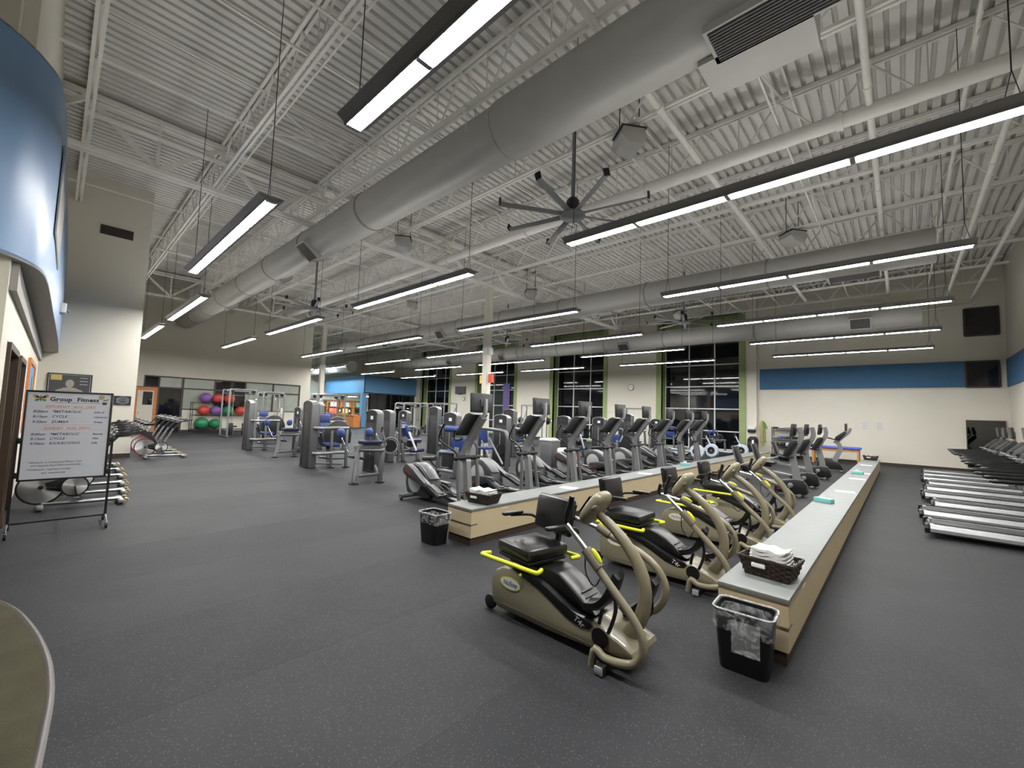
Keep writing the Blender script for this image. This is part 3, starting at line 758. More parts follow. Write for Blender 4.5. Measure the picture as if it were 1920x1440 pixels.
def paper(label, loc, rz, sx=0.28, sy=0.215):
    t = tag(link('paper_sheet', MB().box((0, 0, 0.002), (sx, sy, 0.003)).box((0.01, 0.008, 0.0045), (sx, sy * .98, 0.002)).mesh('paper_sheet', 'paper'), None, loc, rz), label, 'paper', 'paper sheets on the counters')
for lb, x, y, a in [('white paper sheet nearest the towel basket on the left counter', -4.20, 6.05, 0.25), ('white paper sheet farther along the left counter, second from the towel basket', -4.22, 9.0, 0.3), ('white paper sheet on the right counter just beyond the near teal box', -0.80, 10.0, 0.15), ('white paper sheet on the right counter before the far teal box', -0.78, 12.6, 0.1), ('white paper sheet on the right counter beside the far teal box', -0.76, 14.2, 0.0), ('white paper sheet on the right counter before the far basket', -0.84, 17.2, 0.05)]:
    paper(lb, (x, y, 0.465), a)
def tissue(label, loc, rz):
    t = thing('wipes_box', label, 'box', loc, rz, 'teal boxes')
    MB().box((0, 0, 0.035), (0.24, 0.12, 0.07), 0.004).build('carton', 'teal_box', t)
    MB().ell((0, 0, 0.07), (0.07, 0.03, 0.004)).build('slot', 'paper', t)
    m = MB(); m.add([(-0.03, 0, 0.07), (0.03, 0, 0.07), (0.05, 0.02, 0.115), (0.0, -0.015, 0.12), (-0.045, 0.015, 0.11)], [(0, 1, 2, 3), (0, 3, 4)]); m.build('tissue', 'paper', t)
tissue('teal wipes box in the middle of the right counter', (-0.93, 8.35, 0.465), -0.35)
tissue('teal wipes box farther along the right counter', (-0.85, 13.9, 0.465), -0.2)
tissue('teal wipes box on the left counter in front of the fifth elliptical', (-4.30, 11.6, 0.465), 0.3)

# ================================================================== recumbent step machines
def stepper(seat_rot, name='step_machine'):
    t = thing(name, '', 'step machine')
    yS = 0.19
    prof = [(-.65, .13), (-.655, .27), (-.61, .35), (-.53, .395), (-.40, .41), (-.21, .405), (-.05, .36), (.10, .30), (.21, .262), (.32, .24), (.44, .215), (.56, .18), (.66, .145), (.675, .115), (.64, .085), (.31, .06), (-.04, .045), (-.36, .045), (-.57, .05), (-.63, .08)]
    body = MB().prism(prof, -yS, yS, 'y', 0.022).build('base_body', 'tan', t)
    MB().prism([(-.60, .105), (-.2, .10), (.3, .095), (.60, .115), (.60, .109), (.3, .087), (-.2, .092), (-.60, .097)], -yS - .0015, yS + .0015, 'y').build('body_seam', 'tan_dark', body)
    MB().prism([(-.52, .39), (-.30, .45), (-.17, .475), (-.06, .485), (.02, .465), (.12, .41), (.20, .36), (.28, .30), (.34, .262), (.20, .24), (-.1, .30), (-.4, .36)], -.135, .135, 'y', 0.03).build('top_cover', 'black_gloss', t)
    MB().prism([(-.42, .412), (-.21, .407), (-.05, .362), (.10, .302), (.21, .264), (.34, .238), (.365, .222), (.34, .188), (.26, .178), (.14, .205), (.02, .262), (-.12, .325), (-.28, .372)], -yS - .004, yS + .004, 'y', 0.003).build('side_swoosh', 'black_gloss', t)
    for k in range(4): MB().box((.20 + .035 * k, 0, .372 - .031 * k), (.010, .16, .014), 0.004, RY(0.75)).build('vent_rib', 'mid_grey', t)
    for s in (-1, 1):
        y = s * (yS + 0.0045)
        R_ = (pi / 2, 0, 0) if s < 0 else (pi / 2, 0, pi)
        text('model_mark', 'T4r', 0.062, 'logo_white', body, (.20 if s < 0 else .31, y, .218), (R_[0], 0.42 if s < 0 else -0.42, R_[2]), 0.2)
        bd = MB().add([(0.115 * cos(a) - .43, s * (yS + .0035), .285 + .052 * sin(a)) for a in [2 * pi * i / 28 for i in range(28)]], [tuple(range(28))]).build('logo_badge', 'lime', body)
        MB().add([(0.105 * cos(a) - .43, s * (yS + .0045), .285 + .045 * sin(a)) for a in [2 * pi * i / 28 for i in range(28)]], [tuple(range(28))]).build('badge_face', 'logo_white', bd)
        text('badge_text', 'NuStep', 0.052, 'ink_blue', bd, (-.43, s * (yS + .005), .268), R_, 0.25, 0.0008, 'CENTER')
        MB().lathe([(0.0, -.022), (.045, -.022), (.06, -.014), (.06, .014), (.045, .022), (0.0, .022)], (-.675, s * .165, .06), (0, 1, 0), 20).build('wheel', 'black_plastic', t)
        MB().ell((-.31, s * (yS + .012), .385), (.016, .012, .016)).build('release_knob', 'lime', t)
        MB().lathe([(0.0, 0), (.066, 0), (.066, .006), (.05, .007), (0.0, .007)], (.425, s * yS, .165), (0, s, 0), 20).build('pivot_cover', 'black_plastic', t)
    MB().box((.50, 0, .035), (.065, .66, .055), .006).build('front_stabilizer', 'black_metal', t)
    for s in (-1, 1): MB().box((.50, s * .333, .035), (.06, .012, .052), .004).build('end_cap', 'light_grey', t)
    # column with the display pod
    MB().tube([(.29, 0, .95), (.40, 0, .885), (.51, 0, .79), (.60, 0, .68), (.652, 0, .56), (.662, 0, .43), (.63, 0, .30), (.55, 0, .17)], [.031, .036, .040, .043, .045, .046, .050, .055], 12, 4).build('column', 'tan', t)
    Rp = RY(-0.72)
    pod = MB().ell((.255, 0, 1.0), (.055, .12, .155), 20, 12, RY(0.62), 0.72).build('display_pod', 'tan', t)
    MB().box((.205, 0, 1.03), (.012, .16, .16), .02, RY(0.62)).build('display', 'black_gloss', pod)
    MB().ell((.305, -.075, 1.02), (.022, .05, .035), 14, 8, RY(0.62)).build('pod_badge', 'tan_dark', pod)
    # moving arms: near one forward, far one back
    def arm(s, path_tan, slv, grip, lever):
        y = s * .26
        P = [(a, y, b) for a, b in path_tan]
        P[-1] = (P[-1][0], s * .16, P[-1][1]); P[-2] = (P[-2][0], s * .235, P[-2][1])
        a = MB().tube(P, .0275, 12, 4).build('arm_tube', 'tan', t)
        MB().cyl((slv[0][0], y, slv[0][1]), (slv[1][0], y, slv[1][1]), .019, 12).build('arm_extension', 'chrome', a)
        MB().cyl((slv[1][0] - .02, y, slv[1][1] + .016), (slv[1][0] + .09, y, slv[1][1] - .085 if s < 0 else slv[1][1] - .03), .038, 12).build('arm_sleeve', 'tan_dark', a)
        MB().tube([(p[0], y, p[1]) for p in grip], [.016, .02, .021, .021], 10, 3).build('hand_grip', 'black_vinyl', a)
        MB().ell((lever[0], y - .03 * s * 0, lever[1]), (.062, .018, .020), 12, 8, RY(0.85 if s < 0 else 0.35)).build('length_lever', 'lime', a)
    arm(-1, [(.34, .765), (.42, .675), (.56, .545), (.67, .445), (.735, .37), (.77, .30), (.77, .22), (.72, .14), (.62, .10), (.50, .088), (.42, .10), (.385, .14), (.425, .175)], [(.175, .90), (.36, .745)], [(.165, .91), (.175, .98), (.20, 1.05), (.215, 1.11)], (.43, .735))
    arm(1, [(.14, .775), (.22, .745), (.49, .665), (.63, .585), (.695, .48), (.685, .37), (.61, .27), (.52, .21), (.425, .175)], [(-.10, .815), (.15, .772)], [(-.10, .80), (-.125, .83), (-.12, .88), (-.105, .93)], (.20, .80))
    # foot plates on links
    for s, dx, dz in ((-1, 0, 0), (1, .15, -.06)):
        m = MB(); vs, fs = [], []
        N = 9
        for i in range(N):
            u = i / (N - 1)
            px = .27 + dx + .245 * u + .03 * sin(u * pi); pz = .335 + dz + .275 * u - .065 * sin(u * pi)
            wv = .058 + .022 * sin(u * pi)
            for yy in (-wv, -wv * .55, 0, wv * .55, wv): vs.append((px, s * .13 + yy, pz + (.018 if abs(yy) == wv else 0)))
        for i in range(N - 1):
            for j in range(4): fs.append((i * 5 + j, i * 5 + j + 1, i * 5 + j + 6, i * 5 + j + 5))
        top = len(vs); vs += [(a + .03, b, c - .03) for a, b, c in vs]; fs += [tuple(reversed([q + top for q in f])) for f in fs]
        rim = [i * 5 for i in range(N)] + [(N - 1) * 5 + j for j in range(1, 5)] + [i * 5 + 4 for i in range(N - 2, -1, -1)] + [3, 2, 1]
        for a, b in zip(rim, rim[1:] + rim[:1]): fs.append((a, b, b + top, a + top))
        fp = m.add(vs, fs).build('foot_plate', 'black_plastic', t)
        MB().tube([(.50 + dx, s * .13, .48 + dz), (.52 + dx * .8, s * .15, .36 + dz), (.47 + dx * .5, s * .16, .20), (.40, s * .15, .10)], .014, 8, 3).cyl((.42 + dx, s * .12, .42 + dz), (.38 + dx * .4, s * .13, .22), .014, 8).build('pedal_link', 'black_metal', fp)
    # swivelling seat
    piv = Vector((-.36, 0, 0)); T0 = Matrix.Translation(piv); T = Matrix.Translation(piv) @ Matrix.Rotation(seat_rot, 4, 'Z')
    MB().box((-.36, 0, .455), (.30, .24, .05), .01).build('seat_carriage', 'black_plastic', t)
    seat = MB().box((0, 0, .50), (.42, .40, .035), .012).xf(T).build('seat_pan', 'black_plastic', t)
    MB().box((0.0, 0, .565), (.45, .43, .10), .035).ell((0, 0, .61), (.19, .18, .018), 18, 6).xf(T).build('seat_cushion', 'black_vinyl', seat)
    bk = MB().box((0, 0, 0), (.075, .42, .30), .04).xf(T @ Matrix.Translation((-.235, 0, .815)) @ Matrix.Rotation(-.16, 4, 'Y')).build('backrest', 'black_vinyl', t)
    MB().box((-.03, 0, 0), (.045, .436, .316), .02).xf(T @ Matrix.Translation((-.235, 0, .815)) @ Matrix.Rotation(-.16, 4, 'Y')).build('backrest_shell', 'black_plastic', bk)
    MB().tube([(-.20, 0, .50), (-.29, 0, .56), (-.31, 0, .66), (-.30, 0, .76)], .028, 8, 3).ell((-.30, 0, .67), (.05, .06, .05)).xf(T).build('back_bracket', 'black_metal', t)
    for s in (-1, 1):
        ar = MB().tube([(-.30, s * .12, .68), (-.29, s * .245, .69), (-.22, s * .285, .75), (.02, s * .29, .775)], .014, 8, 3).xf(T).build('armrest', 'black_metal', t)
        MB().box((.0, s * .29, .79), (.22, .055, .03), .012).xf(T).build('arm_pad', 'black_vinyl', ar)
        MB().tube([(-.30, s * .20, .485), (-.325, s * .265, .487), (-.29, s * .292, .488), (.0, s * .292, .488), (.255, s * .292, .488), (.285, s * .265, .487), (.26, s * .20, .485)], .0175, 10, 3).xf(T0).build('seat_rail', 'lime', t)
    MB().tube([(.34, -.26, .77), (.33, -.24, .60), (.40, -.24, .52), (.46, -.25, .60)], .005, 5, 4).build('hang_strap', 'black_metal', t)
    return t
SX = -2.0
n1 = stepper(radians(-100)); n1.location = (SX, 2.88, 0)
n1['label'] = 'tan recumbent step machine nearest the camera, its black seat swivelled outward'; n1['group'] = 'recumbent step machines'
n2 = stepper(0.0)
for k, (y, lb) in enumerate([(4.66, 'tan recumbent step machine, second from the camera, beside the right counter end'), (6.42, 'tan recumbent step machine, third from the camera'), (7.95, 'tan recumbent step machine, fourth from the camera, next to the recumbent bikes')]):
    put(n2, k > 0, (SX, y, 0), 0, lb, 'recumbent step machines')
# ================================================================== ellipticals
def elliptical(phase):
    t = thing('elliptical_trainer', '', 'elliptical')
    prof = [(-1.62, .10), (-1.68, .25), (-1.68, .42), (-1.62, .56), (-1.52, .645), (-1.40, .665), (-1.25, .63), (-1.08, .52), (-.95, .40), (-.86, .27), (-.83, .14), (-.90, .06), (-1.50, .05)]
    hb = MB().prism(prof, -.15, .15, 'y', 0.03).build('drive_housing', 'charcoal', t)
    MB().prism([(-1.66, .46), (-1.61, .575), (-1.52, .66), (-1.40, .682), (-1.24, .645), (-1.06, .535), (-.93, .415), (-.99, .40), (-1.12, .50), (-1.28, .595), (-1.42, .625), (-1.52, .60), (-1.59, .52)], -.12, .12, 'y', 0.015).build('top_shell', 'frame_grey', hb)
    for s in (-1, 1):
        MB().lathe([(0, 0), (.215, 0), (.215, .006), (.20, .012), (0, .014)], (-1.36, s * .15, .335), (0, s, 0), 32).build('drive_disc', 'light_grey', hb)
    # crank covers with red lettering, one up and one down
    for s in (-1, 1):
        up = (s < 0) == phase
        a = (-1.42, .53) if up else (-1.28, .20); b = (-.78, .30)
        d = (Vector((b[0], 0, b[1])) - Vector((a[0], 0, a[1]))); ang = math.atan2(-d.z, d.x); L = d.length
        T = Matrix.Translation((a[0], s * .235, a[1])) @ Matrix.Rotation(ang, 4, 'Y')
        cv = MB().prism([(-.16, -.05), (-.14, .07), (-.06, .115), (.15, .11), (.40, .06), (L, .03), (L + .02, -.02), (.4, -.06), (.1, -.10), (-.08, -.10)], -.055, .055, 'y', .015).xf(T).build('crank_cover', 'charcoal', t)
        MB().prism([(-.13, .085), (-.06, .122), (.15, .118), (.40, .068), (L, .036), (L, .02), (.4, .045), (.14, .09), (-.05, .095)], -.058, .058, 'y', .004).xf(T).build('cover_trim', 'frame_grey', cv)
        q = T @ Vector((-.09 if s < 0 else .26, s * .0565, -.02))
        text('lettering', 'Life Fitness', .052, 'logo_red', cv, q, (pi / 2, ang if s < 0 else -ang, 0 if s < 0 else pi), .35, .001)
        # foot tray
        px, pz = (-.50, .215)
        if not up: px, pz = (-.62, .135)
        y = s * .235
        tr = MB().prism([(px - .30, pz + .13), (px - .24, pz + .14), (px + .10, pz + .0), (px + .24, pz + .03), (px + .25, pz - .01), (px + .08, pz - .05), (px - .20, pz + .05)], y - .095, y + .095, 'y', .01).build('foot_tray', 'black_plastic', t)
        MB().prism([(px - .24, pz + .142), (px + .10, pz + .004), (px + .20, pz + .022), (px + .20, pz + .03), (px + .10, pz + .014), (px - .24, pz + .152)], y - .07, y + .07, 'y').build('tread_mat', 'mid_grey', tr)
        for e in (-1, 1): MB().tube([(px - .28, y + e * .09, pz + .17), (px - .1, y + e * .09, pz + .13), (px + .12, y + e * .09, pz + .05), (px + .24, y + e * .07, pz + .06)], .012, 6, 3).build('tray_lip', 'black_plastic', tr)
        MB().bar((px + .2, y, pz - .01), (.05 if up else .02, y, .16), .06, .045, bev=.008).build('pedal_arm', 'black_plastic', tr)
        # swing arm and moving handle
        sw = .10 if up else -.08
        MB().tube([(-.04, s * .21, .90), (.0 - sw * .1, s * .22, .6), (.03 + sw * .3, s * .235, .20)], .034, 10, 3).ell((.03 + sw * .3, s * .235, .17), (.055, .05, .06)).build('swing_arm', 'mid_grey', t)
        MB().tube([(-.04, s * .21, .88), (-.06 - sw * .2, s * .23, 1.0), (-.20 - sw, s * .27, 1.10), (-.36 - sw, s * .30, 1.19), (-.33 - sw, s * .30, 1.34), (-.24 - sw, s * .30, 1.49)], .017, 8, 4).build('moving_handle', 'black_vinyl', t)
    MB().box((-.42, 0, .09), (.98, .15, .10), .015).build('base_rail', 'silver', t)
    MB().cyl((-1.42, -.42, .07), (-1.42, .42, .07), .042, 12).build('rear_stabilizer', 'mid_grey', t)
    MB().cyl((.08, -.34, .06), (.08, .34, .06), .042, 12).build('front_stabilizer', 'mid_grey', t)
    for x, yy in ((-1.42, .39), (-1.42, -.39), (.08, .31), (.08, -.31)): MB().cyl((x, yy, 0), (x, yy, .035), .028, 10).build('leveling_foot', 'black_plastic', t)
    MB().flat([(.05, 0, .05), (.0, 0, .45), (-.045, 0, .84)], [.13, .10], .10).build('post', 'silver', t)
    MB().flat([(-.05, 0, .82), (-.085, 0, .95), (-.05, 0, 1.10), (.06, 0, 1.27), (.22, 0, 1.49), (.33, 0, 1.62)], [.12, .10], .11, smooth=3).build('mast', 'silver', t)
    MB().flat([(.30, 0, 1.60), (.365, 0, 1.67), (.385, 0, 1.76), (.38, 0, 1.93)], .05, .05, smooth=3).build('screen_bracket', 'light_grey', t)
    sc = MB().box((.28, 0, 1.86), (.06, .50, .33), .018, RY(-.06)).build('screen', 'screen_back', t)
    MB().box((.305, 0, 1.85), (.03, .44, .25), .012, RY(-.06)).build('screen_back_shell', 'charcoal', sc)
    MB().box((.325, 0, 1.86), (.03, .12, .12), .004, RY(-.06)).build('mount_plate', 'mid_grey', sc)
    MB().box((.248, 0, 1.865), (.004, .45, .27), 0, RY(-.06)).build('screen_face', 'black_gloss', sc)
    cn = MB().prism([(-.20, 1.28), (-.17, 1.36), (.05, 1.66), (.14, 1.69), (.28, 1.66), (.16, 1.50), (.0, 1.29)], -.17, .17, 'y', .02).build('console', 'black_plastic', t)
    MB().box((-.06, 0, 1.50), (.35, .26, .02), .005, RY(-.95)).build('console_face', 'black_gloss', cn)
    for s in (-1, 1): MB().tube([(.0, s * .16, 1.24), (-.12, s * .19, 1.20), (-.20, s * .19, 1.26), (-.16, s * .19, 1.38)], .018, 8, 3).build('pulse_grip', 'black_vinyl', t)
    MB().tube([(-.05, -.30, .90), (-.05, -.24, .90), (-.05, .24, .90), (-.05, .30, .90)], [.03, .05, .05, .03], 12).build('pivot_bar', 'black_plastic', t)
    return t
ela, elb = elliptical(True), elliptical(False)
NTH = ['first', 'second', 'third', 'fourth', 'fifth', 'sixth', 'seventh', 'eighth']
ua = ub = False
for k, y in enumerate([4.98, 6.62, 8.22, 9.86, 11.38, 13.05, 14.7, 16.2]):
    lb = 'grey elliptical trainer with red lettering, %s from the camera in its row' % NTH[k] if k else 'grey elliptical trainer with red lettering, nearest the camera, beside the towel basket'
    if k in (0, 3, 6): put(ela, ua, (-5.58, y, 0), 0, lb, 'row of elliptical trainers'); ua = True
    else: put(elb, ub, (-5.58, y, 0), 0, lb, 'row of elliptical trainers'); ub = True

# ================================================================== recumbent and upright bikes between the counters
def rec_bike():
    t = thing('recumbent_bike', '', 'exercise bike')
    MB().prism([(-.42, .08), (-.40, .26), (-.30, .33), (.0, .39), (.14, .38), (.22, .28), (.25, .10), (.20, .05), (-.36, .05)], -.11, .11, 'y', .02).build('drive_housing', 'black_plastic', t)
    MB().prism([(-.32, .33), (.0, .395), (.15, .385), (.15, .37), (.0, .38), (-.32, .315)], -.112, .112, 'y').build('housing_trim', 'mid_grey', t)
    for s in (-1, 1):
        c = MB().lathe([(0, 0), (.055, 0), (.055, .03), (.04, .04), (0, .04)], (-.08, s * .11, .25), (0, s, 0), 18).build('crank_hub', 'silver', t)
        MB().bar((-.08, s * .145, .25), (-.10 + .04 * s, s * .145, .25 + s * .15), .02, .035, up=(0, 1, 0)).build('crank', 'silver', t)
        MB().box((-.10 + .04 * s, s * .20, .25 + s * .15), (.10, .09, .025), .008).build('pedal', 'black_plastic', t)
    MB().flat([(.04, 0, .34), (.0, 0, .62), (-.05, 0, .92), (-.02, 0, 1.08), (.09, 0, 1.28), (.13, 0, 1.42), (.10, 0, 1.60)], [.15, .09], .09, smooth=3).build('mast', 'silver', t)
    cn = MB().prism([(-.24, .92), (-.20, .99), (-.05, 1.27), (.04, 1.29), (.06, 1.22), (-.08, .95), (-.15, .90)], -.16, .16, 'y', .015).build('console', 'black_plastic', t)
    MB().box((-.145, 0, 1.12), (.30, .26, .012), .003, RY(-1.08)).build('console_face', 'black_gloss', cn)
    sc = MB().box((-.03, 0, 1.52), (.055, .40, .32), .015, RY(.12)).build('screen', 'screen_back', t)
    MB().box((.01, 0, 1.50), (.04, .20, .18), .008, RY(.12)).build('mount_plate', 'black_plastic', sc)
    MB().box((-.06, 0, 1.525), (.004, .36, .27), 0, RY(.12)).build('screen_face', 'black_gloss', sc)
    MB().tube([(-.02, -.02, .90), (-.12, -.16, .88), (-.26, -.20, .90), (-.33, -.14, .93)], .014, 8, 3).tube([(-.02, .02, .90), (-.12, .16, .88), (-.26, .20, .90), (-.33, .14, .93)], .014, 8, 3).build('front_handle', 'black_vinyl', t)
    MB().bar((-.30, 0, .24), (-1.45, 0, .40), .13, .10, bev=.02).build('frame_beam', 'silver', t)
    for s in (-1, 1): MB().bar((-.38, s * .05, .335), (-1.35, s * .05, .47), .018, .02).build('seat_track', 'chrome', t)
    MB().bar((-1.42, 0, .38), (-1.50, 0, .06), .10, .09).build('rear_leg', 'mid_grey', t)
    MB().box((-1.50, 0, .04), (.08, .56, .07), .02).build('rear_stabilizer', 'mid_grey', t)
    MB().box((.10, 0, .035), (.08, .50, .06), .02).build('front_stabilizer', 'mid_grey', t)
    MB().box((-.98, 0, .50), (.26, .18, .09), .01).build('seat_carriage', 'black_plastic', t)
    MB().box((-.96, 0, .57), (.42, .42, .08), .03).build('seat_pad', 'black_vinyl', t)
    Tb = Matrix.Translation((-1.22, 0, .84)) @ Matrix.Rotation(-.30, 4, 'Y')
    b = MB().box((0, 0, 0), (.05, .40, .48), .025).xf(Tb).build('backrest', 'black_vinyl', t)
    MB().box((-.03, 0, .0), (.035, .42, .50), .015).xf(Tb).build('backrest_shell', 'mid_grey', b)
    for s in (-1, 1):
        MB().tube([(-1.18, s * .12, .62), (-1.10, s * .27, .62), (-.95, s * .30, .68), (-.74, s * .30, .72)], .016, 8, 3).build('seat_handle', 'light_grey', t)
    text('lettering', 'Life Fitness', .05, 'logo_red', t, (-.36, -.112, .13), (pi / 2, 0, 0), .3, .001)
    return t
rb = rec_bike()
for k, (y, lb) in enumerate([(11.9, 'recumbent bike with tall screen, nearest the fourth step machine'), (13.75, 'recumbent bike with tall screen, second from the step machines'), (16.3, 'recumbent bike with tall screen, third from the step machines')]):
    put(rb, k > 0, (-1.86, y, 0), 0, lb, 'recumbent bikes')
u = thing('upright_bike', 'upright exercise bike with a long forward handlebar beyond the recumbent bikes', 'exercise bike', (-1.80, 19.3, 0))
MB().prism([(-.55, .08), (-.50, .40), (-.2, .46), (.15, .30), (.25, .08)], -.11, .11, 'y', .02).build('drive_housing', 'black_plastic', u)
MB().flat([(-.05, 0, .30), (.08, 0, .62), (.16, 0, .82), (.10, 0, 1.02), (-.02, 0, 1.10)], [.16, .12], .10, smooth=3).build('mast', 'silver', u)
MB().flat([(.02, 0, 1.02), (.22, 0, 1.24), (.40, 0, 1.42), (.46, 0, 1.58)], [.10, .08], .09, smooth=3).build('neck', 'silver', u)
MB().prism([(.0, 1.16), (.04, 1.26), (.28, 1.46), (.34, 1.42), (.12, 1.12)], -.16, .16, 'y', .015).build('console', 'black_plastic', u)
MB().box((.33, 0, 1.60), (.055, .38, .28), .015).build('screen', 'screen_back', u)
MB().tube([(.0, -.02, 1.15), (-.2, -.2, 1.20), (-.42, -.22, 1.18)], .016, 8, 3).tube([(.0, .02, 1.15), (-.2, .2, 1.20), (-.42, .22, 1.18)], .016, 8, 3).build('handlebar', 'black_vinyl', u)
MB().bar((-.45, 0, .38), (-.60, 0, .86), .06, .07).build('seat_post', 'chrome', u)
MB().box((-.63, 0, .90), (.28, .24, .09), .035).build('saddle', 'black_vinyl', u)
MB().box((-.55, 0, .04), (.08, .5, .06), .02).box((.2, 0, .04), (.08, .5, .06), .02).build('stabilizer', 'mid_grey', u)

# ================================================================== treadmills along the right wall
def treadmill():
    t = thing('treadmill', '', 'treadmill')
    MB().box((.92, 0, .165), (1.72, .52, .04), .008).build('belt', 'treadbelt', t)
    MB().cyl((.07, -.27, .145), (.07, .27, .145), .045, 14).build('rear_roller', 'black_metal', t)
    for s in (-1, 1):
        r = MB().prism([(s * .27, .10), (s * .27, .195), (s * .30, .205), (s * .38, .19), (s * .415, .14), (s * .40, .09), (s * .33, .06)], .06, 1.85, 'x', .008).build('side_rail', 'rail_silver', t)
        MB().prism([(s * .262, .075), (s * .262, .20), (s * .30, .212), (s * .385, .196), (s * .422, .14), (s * .405, .08), (s * .33, .05)], .0, .06, 'x', .01).build('rail_end_cap', 'black_plastic', t)
        MB().box((.95, s * .30, .21), (1.7, .05, .008)).build('grip_strip', 'charcoal', r)
        MB().cyl((.16, s * .34, 0), (.16, s * .34, .07), .03, 10).build('rear_foot', 'black_plastic', t)
        MB().flat([(1.78, s * .38, .12), (1.84, s * .38, .6), (1.62, s * .38, 1.02), (1.80, s * .34, 1.20)], [.12, .08], .06, smooth=3).build('upright', 'silver', t)
        MB().tube([(1.70, s * .37, 1.0), (1.30, s * .37, .965), (.80, s * .37, .95), (.70, s * .36, .945)], [.035, .033, .032, .022], 12, 3).build('handrail', 'black_vinyl', t)
    MB().prism([(1.70, .08), (1.72, .24), (1.80, .29), (2.15, .26), (2.22, .10), (2.15, .05), (1.75, .05)], -.37, .37, 'y', .03).build('motor_hood', 'charcoal', t)
    MB().box((1.9, 0, .025), (.5, .6, .05)).build('front_base', 'black_plastic', t)
    cn = MB().prism([(1.52, 1.02), (1.56, 1.10), (1.84, 1.40), (1.92, 1.40), (1.95, 1.32), (1.70, 1.02), (1.60, .98)], -.40, .40, 'y', .02).build('console', 'charcoal', t)
    MB().box((1.69, 0, 1.25), (.36, .62, .012), .003, RY(-.82)).build('console_face', 'black_gloss', cn)
    for s in (-1, 1): MB().lathe([(.05, 0), (.05, .10), (.045, .10), (.04, .02), (0, .02)], (1.62, s * .33, 1.06), (-.3, 0, 1), 12).build('cup_holder', 'black_plastic', cn)
    MB().tube([(1.60, -.16, 1.06), (1.47, -.12, 1.09), (1.47, .12, 1.09), (1.60, .16, 1.06)], .018, 8, 3).build('pulse_bar', 'silver', t)
    sc = MB().box((1.88, 0, 1.62), (.06, .46, .32), .015, RY(-.1)).build('screen', 'screen_back', t)
    MB().box((1.848, 0, 1.623), (.004, .41, .26), 0, RY(-.1)).build('screen_face', 'black_gloss', sc)
    MB().box((1.93, 0, 1.50), (.05, .08, .3)).build('screen_bracket', 'light_grey', t)
    return t
tm = treadmill()
for k in range(9):
    y = 9.76 + 1.44 * k
    x = [.23, .20, .40, .30, .38, .46, .40, .44, .48][k]
    lb = 'black and silver treadmill nearest the camera on the right' if k == 0 else 'black and silver treadmill, %s from the camera' % (NTH + ['ninth'])[k]
    put(tm, k > 0, (x, y, 0), 0, lb, 'row of treadmills')

